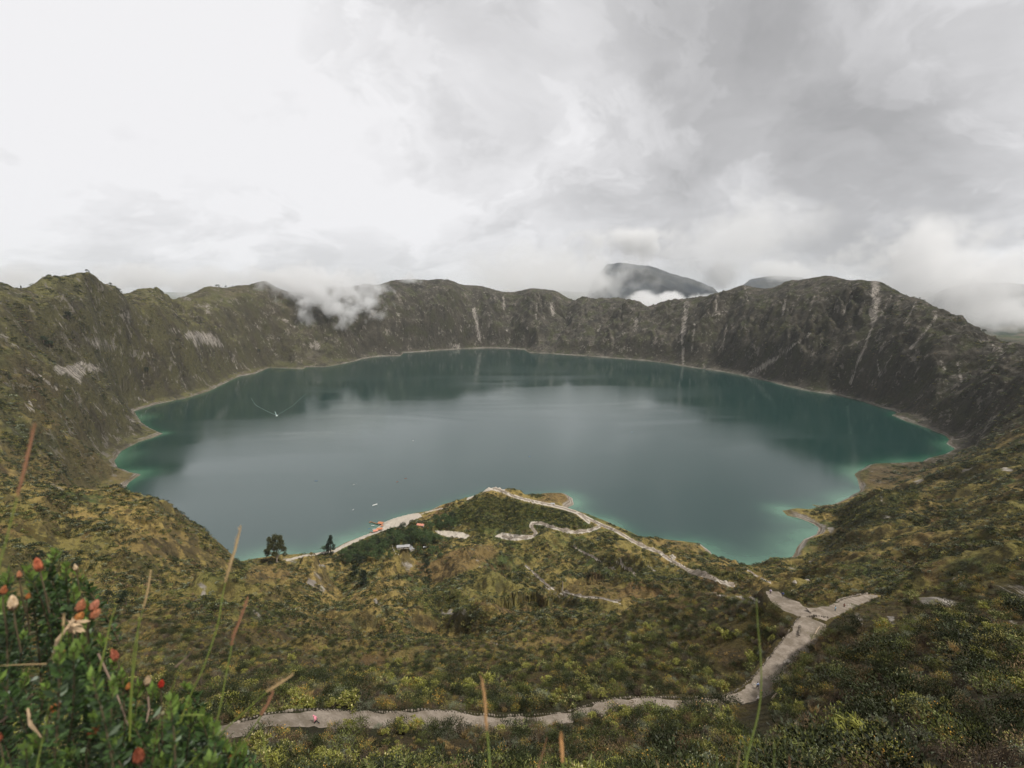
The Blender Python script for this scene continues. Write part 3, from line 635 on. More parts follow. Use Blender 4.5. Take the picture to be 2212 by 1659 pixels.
    hgt = t.math('ADD', hgt, t.math('MULTIPLY', t.noise(p, 0.035, 7, 0.7), t.ramp(dist, 900, 1600, 0.0, 26.0)))
    t.l.new(hgt, bmp.inputs['Height']); t.l.new(bmp.outputs[0], bsdf.inputs['Normal'])
    return m
terrain = build_terrain()

# ------------------------------------------------------------------ lake
def build_lake():
    xs = np.arange(-1500, 1500, 9.0); ys = np.arange(560, 3560, 9.0)
    X, Y = np.meshgrid(xs, ys, indexing='ij')
    sd_ = bilin(sa, slr, sdg, np.arctan2(X, Y), np.log(np.hypot(X, Y)))
    I = np.arange(X.size).reshape(X.shape)
    q = np.stack([I[:-1,:-1], I[1:,:-1], I[1:,1:], I[:-1,1:]], -1).reshape(-1, 4)
    q = q[(sd_.ravel()[q] < 22).any(1)]
    used, inv = np.unique(q, return_inverse=True); q = inv.reshape(-1, 4)
    co = np.stack([X.ravel()[used], Y.ravel()[used], np.zeros(len(used))], -1).astype(np.float32)
    me = bpy.data.meshes.new('lake'); me.vertices.add(len(co)); me.vertices.foreach_set('co', co.ravel())
    me.loops.add(q.size); me.loops.foreach_set('vertex_index', q.ravel().astype(np.int32))
    me.polygons.add(len(q)); me.polygons.foreach_set('loop_start', np.arange(0, q.size, 4, dtype=np.int32)); me.update(calc_edges=True)
    a = me.attributes.new('depth', 'FLOAT', 'POINT'); a.data.foreach_set('value', (-sd_.ravel()[used]).astype(np.float32))
    # shallow shelves where the bed is pale
    sh = np.zeros(len(used)); 
    for px, py, w in ((1700,1190,90),(1740,1150,80),(1850,1020,60),(1690,1104,45),(1240,1085,45),(1640,1222,90),(300,1024,55),(353,937,22),(560,1208,60),(745,1170,50),(1830,1080,60),(1960,1000,60),(2055,965,50),(320,900,60),(280,985,60),(1560,1215,70),(1310,1130,30)):
        wx, wy = water(px, py); sh = np.maximum(sh, np.exp(-((co[:,0]-wx)**2+(co[:,1]-wy)**2)/(w*w)))
    a = me.attributes.new('shelf', 'FLOAT', 'POINT'); a.data.foreach_set('value', sh.astype(np.float32))
    ob = bpy.data.objects.new('lake', me); COL.objects.link(ob); ob['kind'] = 'structure'
    m = bpy.data.materials.new('lake_water'); m.use_nodes = True; t = NT(m.node_tree); b = t.n['Principled BSDF']
    pos = t.node('ShaderNodeNewGeometry').outputs['Position']
    wn = t.noise(pos, 0.03, 4, 0.6)
    dep = t.math('ADD', t.attr('depth'), t.math('MULTIPLY', t.math('SUBTRACT', wn, 0.5), 40))
    w = t.math('ADD', 12.0, t.math('MULTIPLY', t.attr('shelf'), 26.0))
    k = t.math('POWER', 2.718, t.math('MULTIPLY', t.math('DIVIDE', t.math('MAXIMUM', dep, 0.0), w), -1.0))
    col = t.mix(k, (0.007, 0.033, 0.029), t.mix(t.attr('shelf'), (0.014, 0.075, 0.045), (0.065, 0.155, 0.10)))
    t.l.new(col, b.inputs['Base Color'])
    b.inputs['IOR'].default_value = 1.78
    # wind lanes: rippled and calm water
    n1 = t.noise(t.vscale(pos, 0.0011, 0.0042, 1), 1.0, 6, 0.55, 0.8)
    rough = t.ramp(n1, 0.42, 0.60, 0.05, 0.17)
    t.l.new(rough, b.inputs['Roughness'])
    b.inputs['Specular IOR Level'].default_value = 0.5
    bump = t.node('ShaderNodeBump'); bump.inputs['Distance'].default_value = 1.0; bump.inputs['Strength'].default_value = 1.0
    hh = t.math('MULTIPLY', t.noise(t.vscale(pos, 1, 2.0, 1), 0.22, 4, 0.6), 0.07)
    t.l.new(hh, bump.inputs['Height']); t.l.new(bump.outputs[0], b.inputs['Normal'])
    me.materials.append(m)
build_lake()
#@@PART2
# ------------------------------------------------------------------ small helpers for things
def link(o, parent=None):
    COL.objects.link(o)
    if parent is not None: o.parent = parent
    return o
def tag(o, label=None, cat=None, group=None, kind=None):
    if label: o['label'] = label
    if cat: o['category'] = cat
    if group: o['group'] = group
    if kind: o['kind'] = kind
    return o
def empty(name, loc, rz=0.0, sc=1.0):
    o = bpy.data.objects.new(name, None); o.location = loc; o.rotation_euler = (0, 0, rz); o.scale = (sc,)*3
    o.empty_display_size = 0.1; return link(o)
def mesh_of(name, V, Fs, mat, mi=None, smooth_=False):
    me = bpy.data.meshes.new(name); me.from_pydata([tuple(v) for v in V], [], [tuple(int(i) for i in f) for f in Fs])
    for m in (mat if isinstance(mat, (list, tuple)) else [mat]): me.materials.append(m)
    if mi is not None: me.polygons.foreach_set('material_index', mi)
    if smooth_: me.polygons.foreach_set('use_smooth', [True]*len(me.polygons))
    me.update(); return me
def obj(name, me, parent=None, loc=None):
    o = bpy.data.objects.new(name, me)
    if loc is not None: o.location = loc
    return link(o, parent)
class MB:
    """collects boxes, tubes and lathes into one mesh"""
    def __init__(s): s.V = []; s.F = []
    def add(s, V, Fs):
        n = len(s.V); s.V += [tuple(v) for v in V]; s.F += [tuple(i+n for i in f) for f in Fs]; return s
    def box(s, c, d, rz=0.0, ry=0.0):
        M = Matrix.Translation(c) @ Matrix.Rotation(rz, 4, 'Z') @ Matrix.Rotation(ry, 4, 'Y')
        V = [M @ Vector((d[0]/2*a, d[1]/2*b, d[2]/2*e)) for a in (-1, 1) for b in (-1, 1) for e in (-1, 1)]
        return s.add(V, [(0,1,3,2),(4,6,7,5),(0,4,5,1),(2,3,7,6),(0,2,6,4),(1,5,7,3)])
    def tube(s, pts, rad, n=6, cap=True):
        P_ = [Vector(p) for p in pts]; rs = rad if isinstance(rad, (list, tuple)) else [rad]*len(P_); V = []; Fs = []
        for i, p in enumerate(P_):
            d = (P_[min(i+1, len(P_)-1)]-P_[max(i-1, 0)]).normalized(); u = d.orthogonal().normalized() if i == 0 else (u - d*u.dot(d)).normalized()
            v = d.cross(u)
            for k in range(n):
                a = 2*math.pi*k/n; V.append(p+(u*math.cos(a)+v*math.sin(a))*rs[i])
        for i in range(len(P_)-1):
            for k in range(n): Fs.append((i*n+k, i*n+(k+1) % n, (i+1)*n+(k+1) % n, (i+1)*n+k))
        if cap: Fs += [tuple(range(n))[::-1], tuple(range((len(P_)-1)*n, len(P_)*n))]
        return s.add(V, Fs)
    def poly(s, pts): return s.add(pts, [tuple(range(len(pts)))])
    def mesh(s, name, mat, sm=False): return mesh_of(name, s.V, s.F, mat, smooth_=sm)
    def build(s, name, mat, parent=None, sm=False, loc=None): return obj(name, s.mesh(name, mat, sm), parent, loc)
MATS = {}
def mat(name, col, rough=0.8, var=0.0, scale=3.0, spec=0.3, island=0.0, inst=0.0, trans=0.0, bump=0.0):
    """plain weathered surface: base colour broken by noise, per-leaf and per-plant variation"""
    if name in MATS: return MATS[name]
    m = bpy.data.materials.new(name); m.use_nodes = True; t = NT(m.node_tree); b = t.n['Principled BSDF']
    c = col; f = None
    if var:
        tc = t.node('ShaderNodeTexCoord').outputs['Object']
        nn = t.noise(tc, scale, 6, 0.65)
        f = t.math('ADD', 1.0, t.math('MULTIPLY', t.math('SUBTRACT', nn, 0.5), 2*var))
    if island:
        ri = t.node('ShaderNodeNewGeometry').outputs['Random Per Island']
        g = t.math('ADD', 1.0-island, t.math('MULTIPLY', ri, 2*island)); f = g if f is None else t.math('MULTIPLY', f, g)
    if inst:
        ro = t.node('ShaderNodeObjectInfo').outputs['Random']
        g = t.math('ADD', 1.0-inst, t.math('MULTIPLY', ro, 2*inst)); f = g if f is None else t.math('MULTIPLY', f, g)
    if f is not None: c = t.vmath('SCALE', col, scale=f)
    else: c = (*col, 1)
    t.put(b.inputs['Base Color'], c)
    b.inputs['Roughness'].default_value = rough; b.inputs['Specular IOR Level'].default_value = spec
    if bump:
        bp = t.node('ShaderNodeBump'); bp.inputs['Strength'].default_value = bump
        t.l.new(t.noise(t.node('ShaderNodeTexCoord').outputs['Object'], scale*4, 5, 0.6), bp.inputs['Height']); t.l.new(bp.outputs[0], b.inputs['Normal'])
    if trans:
        tr = t.node('ShaderNodeBsdfTranslucent'); t.put(tr.inputs[0], c)
        mx = t.node('ShaderNodeMixShader'); mx.inputs[0].default_value = trans
        t.l.new(b.outputs[0], mx.inputs[1]); t.l.new(tr.outputs[0], mx.inputs[2]); t.l.new(mx.outputs[0], t.n['Material Output'].inputs[0])
    MATS[name] = m; return m

# ------------------------------------------------------------------ paths
def path_mat():
    m = bpy.data.materials.new('path_gravel'); m.use_nodes = True; t = NT(m.node_tree); b = t.n['Principled BSDF']
    pos = t.node('ShaderNodeNewGeometry').outputs['Position']
    a = t.noise(pos, 0.35, 6, 0.65); f = t.noise(pos, 5.0, 5, 0.75); g = t.noise(pos, 1.3, 4, 0.6)
    c = t.mix(t.ramp(a, .35, .65), (0.17, 0.14, 0.106), (0.29, 0.245, 0.20)); c = t.mix(t.math('MULTIPLY', t.ramp(t.noise(pos, .12, 4, .6, 1.5), .5, .65), .5), c, (0.13, 0.11, 0.08))
    c = t.mix(t.ramp(f, 0.52, 0.68), c, (0.15, 0.12, 0.09)); c = t.mix(t.math('MULTIPLY', t.ramp(g, 0.58, 0.7), 0.5), c, (0.33, 0.29, 0.24))
    t.l.new(c, b.inputs['Base Color']); b.inputs['Roughness'].default_value = 0.95; b.inputs['Specular IOR Level'].default_value = 0.1
    bp = t.node('ShaderNodeBump'); bp.inputs['Strength'].default_value = 0.8; bp.inputs['Distance'].default_value = 0.25
    t.l.new(t.math('ADD', f, g), bp.inputs['Height']); t.l.new(bp.outputs[0], b.inputs['Normal']); return m
PMAT = path_mat()
def ribbon(name, pts, ws, lift=0.0, follow=False, cross=8, edge=0.35):
    rs = random.Random(len(pts)); V = []; Fs = []; n = len(pts); e1 = e2 = 0
    for i, (px, py, pz) in enumerate(pts):
        a = pts[max(i-1, 0)]; b = pts[min(i+1, n-1)]; dx, dy = b[0]-a[0], b[1]-a[1]; l = math.hypot(dx, dy)+1e-6; nx, ny = -dy/l, dx/l
        e1 = 0.6*e1+rs.uniform(-edge, edge); e2 = 0.6*e2+rs.uniform(-edge, edge)
        for k in range(cross+1):
            u = (k/cross-0.5)*2; w = ws[i]/2+(e1 if u < 0 else e2)*abs(u)
            X, Y = px+nx*u*w, py+ny*u*w
            z = float(zat(X, Y))+lift if follow else pz+lift+0.05*math.cos(X*1.7+Y)*math.sin(Y*2.1)*(1-abs(u))-0.06*abs(u)**3
            V.append((X, Y, z))
        if i:
            for k in range(cross): o_ = (i-1)*(cross+1)+k; Fs.append((o_, o_+1, o_+cross+2, o_+cross+1))
    o = obj(name, mesh_of(name, V, Fs, PMAT, smooth_=True)); tag(o, kind='structure'); return o
ribbon('path', PM, PMW)
ribbon('path', [(p[0], p[1], p[2]-0.02) for p in PU], PUW)
def px_path(pixels, w, step=4.0, lift=0.45, rmin=200, name='footpath'):
    pts = []
    for (ax, ay), (bx, by) in zip(pixels[:-1], pixels[1:]):
        n = max(1, int(math.hypot(bx-ax, by-ay)/step))
        for k in range(n): pts.append(tuple(at(ax+(bx-ax)*k/n, ay+(by-ay)*k/n, rmin)))
    pts.append(tuple(at(*pixels[-1], rmin)))
    runs = [[pts[0]]]
    for p in pts[1:]:
        q = runs[-1][-1]
        if abs(math.hypot(p[0], p[1])-math.hypot(q[0], q[1])) > 45: runs.append([p])
        elif math.hypot(p[0]-q[0], p[1]-q[1]) > 2.0: runs[-1].append(p)
    for run in runs:
        if len(run) < 3: continue
        A = []
        for a, b in zip(run[:-1], run[1:]):
            n = max(1, int(math.hypot(b[0]-a[0], b[1]-a[1])/4)); A += [tuple(a[i]+(b[i]-a[i])*k/n for i in range(3)) for k in range(n)]
        A = np.array(A+[run[-1]])
        for _ in range(3): A[1:-1, :2] = (A[:-2, :2]+2*A[1:-1, :2]+A[2:, :2])/4
        ribbon(name, [tuple(p) for p in A], [w]*len(A), lift, True, 4, 0.5)
for pix, w_, rm in FOOT: px_path(pix, w_, rmin=rm)

def stone_row(name, pts, ws, side, label, i0=0, i1=None, step=0.50, size=0.27):
    """row of rough stones laid along one edge of the path"""
    rs = random.Random(i0+side*7+3); mb = MB(); i1 = i1 or len(pts)-1; acc = 0.0
    for i in range(i0, i1):
        a, b = Vector(pts[i]), Vector(pts[i+1]); d = b-a; l = d.length; nrm = Vector((-d.y, d.x, 0)).normalized()*side
        q = acc
        while q < l:
            p = a+d*(q/l)+nrm*(ws[i]/2+0.15+rs.uniform(-.08, .08)); sz = size*rs.uniform(.5, 1.6)
            M = Matrix.Translation(p+Vector((0, 0, sz*.12))) @ Matrix.Rotation(rs.uniform(0, 6), 4, 'Z') @ Matrix.Rotation(rs.uniform(-.4, .4), 4, 'X')
            V = []
            for z_, rr in ((-.5, .8), (0.05, 1.0), (.5, .62)):
                for k in range(6): an = k*math.pi/3+rs.uniform(-.2, .2); V.append(M @ Vector((math.cos(an)*rr*sz*.62*rs.uniform(.8, 1.15), math.sin(an)*rr*sz*.5*rs.uniform(.8, 1.15), z_*sz*.9)))
            Fs = [(c*6+k, c*6+(k+1) % 6, (c+1)*6+(k+1) % 6, (c+1)*6+k) for c in (0, 1) for k in range(6)]+[(12,13,14,15,16,17)]
            mb.add(V, Fs); q += step*rs.uniform(.8, 1.25)
        acc = q-l
    o = mb.build(name, mat('kerb_stone', (0.17, 0.145, 0.115), .95, .4, 3, .1, .45, bump=.6)); tag(o, label, 'kerb', 'dry stone kerbs edging the gravel path'); return o
stone_row('stone_kerb', PM, PMW, 1, 'long row of rough stones edging the far side of the lower gravel path', 6, len(PM)-2)
stone_row('stone_kerb', PM, PMW, -1, 'short stone kerb on the near side of the path just below the junction', len(PM)-34, len(PM)-2)
k0 = [i for i, p in enumerate(PU)][44:]
stone_row('stone_kerb', PU, PUW, 1, 'stone wall round the outer bend of the small looping path', 44, len(PU)-1, .6, .5)
# the curb that divides the lower path from the junction above it
arc = [Pt(*p) for p in ((1728,1372,124.5),(1729,1358,128),(1733,1346,131.5),(1741,1337,134.5),(1752,1332,136),(1768,1331,136),(1790,1334,135))]
arcd, arcw = densify(arc, [0.0]*len(arc), 4)
stone_row('stone_kerb', arcd, arcw, 1, 'curved stone kerb across the path junction', 0, len(arcd)-1, .5, .42)

# ------------------------------------------------------------------ plants
def leaves(rs, C, D, L, W, bend=0.0):
    """one diamond leaf per row: base C, direction D, length L, width W"""
    n = len(C); D = D/np.linalg.norm(D, axis=1)[:, None]
    a = rs.normal(size=(n, 3)); S = np.cross(D, a); S /= np.linalg.norm(S, axis=1)[:, None]+1e-9
    N = np.cross(D, S); L = np.asarray(L).reshape(-1, 1); W = np.asarray(W).reshape(-1, 1)
    V = np.stack([C, C+D*L*.5+S*W*.5+N*bend*L, C+D*L, C+D*L*.5-S*W*.5+N*bend*L], 1).reshape(-1, 3)
    I = np.arange(n*4).reshape(-1, 4); return V, I
def np_mesh(name, parts):
    """parts: list of (V, quads, material)"""
    me = bpy.data.meshes.new(name); Vs = []; Is = []; mi = []; n = 0
    for k, (V, I, m) in enumerate(parts):
        Vs.append(V); Is.append(I+n); mi.append(np.full(len(I), k)); n += len(V); me.materials.append(m)
    V = np.concatenate(Vs).astype(np.float32); I = np.concatenate(Is).astype(np.int32); mi = np.concatenate(mi).astype(np.int32)
    me.vertices.add(len(V)); me.vertices.foreach_set('co', V.ravel()); me.loops.add(I.size); me.loops.foreach_set('vertex_index', I.ravel())
    me.polygons.add(len(I)); me.polygons.foreach_set('loop_start', np.arange(0, I.size, 4, dtype=np.int32)); me.polygons.foreach_set('material_index', mi)
    me.update(calc_edges=True); return me
def sticks(P0, P1, w):
    """thin crossed blades for twigs"""
    n = len(P0); D = P1-P0; S = np.cross(D, np.array([0.3, 0.2, 1.0])); S /= np.linalg.norm(S, axis=1)[:, None]+1e-9; S2 = np.cross(D, S); S2 /= np.linalg.norm(S2, axis=1)[:, None]+1e-9
    w = np.asarray(w).reshape(-1, 1)*np.ones((n, 1)); out = []
    for s in (S, S2): out.append(np.stack([P0-s*w, P0+s*w, P1+s*w*.4, P1-s*w*.4], 1))
    V = np.concatenate(out).reshape(-1, 3); return V, np.arange(len(V)).reshape(-1, 4)
G_GREEN = mat('leaf_mid_green', (0.102, 0.114, 0.029), .6, island=.55, inst=.35, trans=0.12)
G_DARK = mat('leaf_dark_green', (0.028, 0.035, 0.011), .6, island=.5, inst=.35, trans=0.05)
G_LIME = mat('leaf_yellow_green', (0.212, 0.212, 0.040), .6, island=.45, inst=.25, trans=0.2)
G_GREY = mat('leaf_grey_green', (0.194, 0.210, 0.137), .75, island=.4, inst=.25, trans=0.08)
G_OLIVE = mat('leaf_olive', (0.198, 0.177, 0.053), .7, island=.5, inst=.35, trans=0.1)
G_STRAW = mat('dry_straw', (0.342, 0.244, 0.105), .8, island=.5, inst=.3, trans=.2)
G_TWIG = mat('twig_grey_brown', (0.143, 0.111, 0.081), .9, island=.4, inst=.2)
G_BROWN = mat('leaf_brown', (0.126, 0.086, 0.043), .8, island=.5, inst=.3, trans=.1)
F_CREAM = mat('flower_cream', (0.62, 0.54, 0.26), .6, island=.3)
F_GOLD = mat('flower_gold', (0.588, 0.322, 0.049), .6, island=.4)
F_TAN = mat('flower_tan', (0.468, 0.286, 0.117), .7, island=.4)
def dome(rs, n, clumps, rx, hz, lsize, leafm, spread=.16, flower=None, nf=0, fs=.05, up=.6, extra=None):
    th = rs.uniform(0, 6.283, clumps); u = rs.uniform(0, 1, clumps)**.5; zz = np.sqrt(np.clip(1-u*u, 0, 1))*rs.uniform(.55, 1.05, clumps)
    Cc = np.stack([np.cos(th)*u*rx, np.sin(th)*u*rx, .12+zz*hz*.86], 1)
    k = rs.integers(0, clumps, n); C = Cc[k]+rs.normal(size=(n, 3))*spread*np.array([1, 1, .8]); C[:, 2] = np.abs(C[:, 2])
    Dv = (C-np.array([0, 0, .1]))*np.array([1, 1, .8])+rs.normal(size=(n, 3))*.45+np.array([0, 0, up])
    V, I = leaves(rs, C, Dv, lsize*rs.uniform(.6, 1.4, n), lsize*.42*rs.uniform(.7, 1.3, n), .12)
    parts = [(V, I, leafm)]
    m = max(8, clumps//2); st = sticks(np.zeros((m, 3))+rs.normal(size=(m, 3))*.04*np.array([1,1,0]), Cc[:m], .012); parts.append((*st, G_TWIG))
    if flower is not None and nf:
        k = rs.integers(0, clumps, nf); C = Cc[k]*np.array([1.04, 1.04, 1.06])+rs.normal(size=(nf, 3))*spread*.7; C[:, 2] += spread*.6
        V, I = leaves(rs, C, rs.normal(size=(nf, 3))*.5+np.array([0, 0, 1]), fs*rs.uniform(.7, 1.4, nf), fs*rs.uniform(.6, 1.1, nf)); parts.append((V, I, flower))
    return parts
def rosette_plant(rs, stems, rx, hz, leafm, tip, nl=16, ll=.20):
    P1 = []; 
    for i in range(stems):
        a = rs.uniform(0, 6.283); u = rs.uniform(0, 1)**.5*rx; P1.append((math.cos(a)*u, math.sin(a)*u, hz*rs.uniform(.62, 1.0)*(1-.25*u/rx)))
    P1 = np.array(P1); parts = [(*sticks(P1*np.array([.25, .25, 0]), P1, .016), G_TWIG)]
    C = []; Dv = []; L = []
    for p in P1:
        for k in range(nl):
            a = rs.uniform(0, 6.283); e = rs.uniform(-.35, .9); C.append(p-np.array([0, 0, rs.uniform(0, .16)*hz])); Dv.append((math.cos(a), math.sin(a), e)); L.append(ll*rs.uniform(.7, 1.2))
    V, I = leaves(rs, np.array(C), np.array(Dv), np.array(L), np.array(L)*.22, -.06); parts.append((V, I, leafm))
    if tip is not None:
        n = len(P1)*3; k = np.repeat(np.arange(len(P1)), 3); m = rs.uniform(size=n) < .6
        V, I = leaves(rs, (P1[k]+rs.normal(size=(n, 3))*.02)[m], (rs.normal(size=(n, 3))*.25+np.array([0, 0, 1]))[m], np.full(m.sum(), .10), np.full(m.sum(), .055)); parts.append((V, I, tip))
    return parts
def twiggy(rs, n, rx, hz, m2=G_BROWN, nl=80):
    a = rs.uniform(0, 6.283, n); u = rs.uniform(0, 1, n)**.6*rx; P1 = np.stack([np.cos(a)*u, np.sin(a)*u, hz*rs.uniform(.6, 1.0, n)*(1-.3*u/rx)], 1)
    P0 = P1*np.array([.3, .3, 0]); Pm = (P0+P1)/2+rs.normal(size=(n, 3))*.03
    parts = [(*sticks(P0, Pm, .014), G_TWIG), (*sticks(Pm, P1, .010), G_TWIG)]
    k = rs.integers(0, n, n*2); t_ = rs.uniform(.3, .9, (n*2, 1)); Q = Pm[k]*(1-t_)+P1[k]*t_; parts.append((*sticks(Q, Q+rs.normal(size=(n*2, 3))*.08+np.array([0, 0, .10]), .007), G_TWIG))
    k = rs.integers(0, n, nl); V, I = leaves(rs, P1[k]+rs.normal(size=(nl, 3))*.06, rs.normal(size=(nl, 3))+np.array([0, 0, .7]), .06*rs.uniform(.6, 1.4, nl), .03*np.ones(nl)); parts.append((V, I, m2))
    return parts
def tussock(rs, n, rx, hz, m):
    a = rs.uniform(0, 6.283, n); e = rs.uniform(.15, 1, n); C = np.stack([np.cos(a), np.sin(a), np.zeros(n)], 1)*rs.uniform(0, .12, (n, 1)); Dv = np.stack([np.cos(a)*e*rx*2, np.sin(a)*e*rx*2, np.full(n, hz*1.3)], 1)
    V, I = leaves(rs, C, Dv, hz*rs.uniform(.6, 1.15, n), np.full(n, .035), .10); return [(V, I, m)]
rs = np.random.default_rng(11)
PROTO = {
 'leafy_shrub':   [np_mesh('leafy_shrub', dome(rs, 620, 26, .62, 1.0, .105, G_GREEN)), np_mesh('leafy_shrub', dome(rs, 560, 20, .72, .85, .11, G_GREEN, flower=F_TAN, nf=14))],
 'dark_shrub':    [np_mesh('dark_shrub', dome(rs, 680, 24, .68, 1.0, .10, G_DARK)), np_mesh('dark_shrub', dome(rs, 600, 18, .8, .8, .11, G_DARK, extra=1))],
 'rosette_shrub': [np_mesh('rosette_shrub', rosette_plant(rs, 22, .62, 1.05, G_LIME, F_CREAM)), np_mesh('rosette_shrub', rosette_plant(rs, 15, .5, 1.15, G_LIME, F_CREAM, 20, .24)), np_mesh('rosette_shrub', rosette_plant(rs, 26, .75, .85, G_GREEN, F_CREAM, 14, .2))],
 'grey_shrub':    [np_mesh('grey_shrub', dome(rs, 560, 22, .66, .78, .085, G_GREY, .13)), np_mesh('grey_shrub', dome(rs, 480, 16, .55, .9, .09, G_GREY, .14))],
 'golden_shrub':  [np_mesh('golden_shrub', dome(rs, 460, 18, .58, .95, .095, G_OLIVE, flower=F_GOLD, nf=60, fs=.07)), np_mesh('golden_shrub', dome(rs, 460, 16, .6, .9, .095, G_GREEN, flower=F_TAN, nf=80, fs=.075))],
 'twiggy_shrub':  [np_mesh('twiggy_shrub', twiggy(rs, 60, .45, 1.1)), np_mesh('twiggy_shrub', twiggy(rs, 80, .7, .8, G_GREY, 120))],
 'brown_shrub':   [np_mesh('brown_shrub', dome(rs, 560, 20, .66, .85, .09, G_BROWN)), np_mesh('brown_shrub', dome(rs, 520, 18, .7, .75, .10, G_OLIVE))],
 'tussock':       [np_mesh('tussock', tussock(rs, 130, .5, .8, G_STRAW)), np_mesh('tussock', tussock(rs, 110, .6, .65, G_OLIVE))],
}
KINDS = list(PROTO)
def lowdome(rs, n, m, fl=None):
    a = rs.uniform(0, 6.283, n); u = rs.uniform(0, 1, n)**.5; z_ = np.sqrt(1-u*u*.9)*rs.uniform(.3, 1, n)*.6; C = np.stack([np.cos(a)*u*.6, np.sin(a)*u*.6, z_], 1)
    V, I = leaves(rs, C, C+rs.normal(size=(n, 3))*.4+np.array([0, 0, .3]), .30*rs.uniform(.6, 1.3, n), .17*rs.uniform(.7, 1.3, n), .15); parts = [(V, I, m)]
    if fl is not None: V, I = leaves(rs, C[:10]*1.1, C[:10]+np.array([0, 0, .5]), np.full(10, .14), np.full(10, .12)); parts.append((V, I, fl))
    return parts
LOW = {'dark': [np_mesh('scrub', lowdome(rs, 60, G_DARK)), np_mesh('scrub', lowdome(rs, 54, G_DARK))],
       'green': [np_mesh('scrub', lowdome(rs, 56, G_GREEN)), np_mesh('scrub', lowdome(rs, 50, G_OLIVE))],
       'brown': [np_mesh('scrub', lowdome(rs, 52, G_BROWN)), np_mesh('scrub', lowdome(rs, 50, G_GREY))],
       'dry': [np_mesh('scrub', tussock(rs, 40, .8, .7, G_STRAW)), np_mesh('scrub', lowdome(rs, 44, G_OLIVE, F_GOLD))]}
def scatter(name, meshes, P_, idx, scl, rot, label, cat):
    """ground cover: one object whose points carry plants"""
    pc = bpy.data.collections.new(name+'_plants')
    for i, me in enumerate(meshes): o = bpy.data.objects.new('%s_plant_%02d' % (name, i), me); pc.objects.link(o)
    me = bpy.data.meshes.new(name); me.vertices.add(len(P_)); me.vertices.foreach_set('co', P_.astype(np.float32).ravel())
    a = me.attributes.new('idx', 'INT', 'POINT'); a.data.foreach_set('value', idx.astype(np.int32))
    a = me.attributes.new('scl', 'FLOAT_VECTOR', 'POINT'); a.data.foreach_set('vector', scl.astype(np.float32).ravel())
    a = me.attributes.new('rot', 'FLOAT_VECTOR', 'POINT'); a.data.foreach_set('vector', rot.astype(np.float32).ravel())
    o = bpy.data.objects.new(name, me); COL.objects.link(o); tag(o, label, cat, kind='stuff')
    ng = bpy.data.node_groups.new(name, 'GeometryNodeTree'); ng.interface.new_socket('Geometry', in_out='INPUT', socket_type='NodeSocketGeometry'); ng.interface.new_socket('Geometry', in_out='OUTPUT', socket_type='NodeSocketGeometry')
    N = ng.nodes; Lk = ng.links; gi = N.new('NodeGroupInput'); go = N.new('NodeGroupOutput'); mp = N.new('GeometryNodeMeshToPoints'); ip = N.new('GeometryNodeInstanceOnPoints'); ci = N.new('GeometryNodeCollectionInfo')
    ci.inputs[0].default_value = pc; ci.inputs['Separate Children'].default_value = True; ci.inputs['Reset Children'].default_value = True
    def at_(nm, ty):
        n = N.new('GeometryNodeInputNamedAttribute'); n.data_type = ty; n.inputs[0].default_value = nm; return n.outputs[0]
    Lk.new(gi.outputs[0], mp.inputs[0]); Lk.new(mp.outputs[0], ip.inputs['Points']); Lk.new(ci.outputs[0], ip.inputs['Instance'])
    ip.inputs['Pick Instance'].default_value = True; Lk.new(at_('idx', 'INT'), ip.inputs['Instance Index']); Lk.new(at_('scl', 'FLOAT_VECTOR'), ip.inputs['Scale'])
    e2r = N.new('FunctionNodeEulerToRotation'); Lk.new(at_('rot', 'FLOAT_VECTOR'), e2r.inputs[0]); Lk.new(e2r.outputs[0], ip.inputs['Rotation']); Lk.new(ip.outputs[0], go.inputs[0])
    md = o.modifiers.new('plants', 'NODES'); md.node_group = ng; return o

# sampling weights on the polar grid
cellA = (GR**2)*(AZ[1]-AZ[0])*np.gradient(LR)[None, :]
INVIEW = (GPX > -150) & (GPX < 2360) & (GPY < 1760) & (GD > 0)
vegk = (1-smooth(.2, .7, ROCK))*(1-smooth(.1, .6, SAND))*(1-smooth(.1, .5, FP))
def sample(n, r0, r1, power, maskf, seed):
    rg = np.random.default_rng(seed); j = np.where((LR > math.log(r0)) & (LR < math.log(r1)))[0]; s_ = (slice(None), slice(j[0], j[-1]+1))
    w = cellA[s_]*GR[s_]**power*maskf[s_]*np.where(INVIEW[s_], 1.0, .12)*np.where(VIS[s_] | (GR[s_] < 300), 1.0, .15); w = w.ravel()/w.sum()
    k = rg.choice(w.size, n, p=w); ii, jj = np.unravel_index(k, (NA, len(j))); jj = jj+j[0]
    a = AZ[ii]+rg.uniform(-.5, .5, n)*(AZ[1]-AZ[0]); l = LR[jj]+rg.uniform(-.5, .5, n)*(LR[1+jj]-LR[jj]); X, Y = np.exp(l)*np.sin(a), np.exp(l)*np.cos(a)
    return X, Y, ii, jj, rg
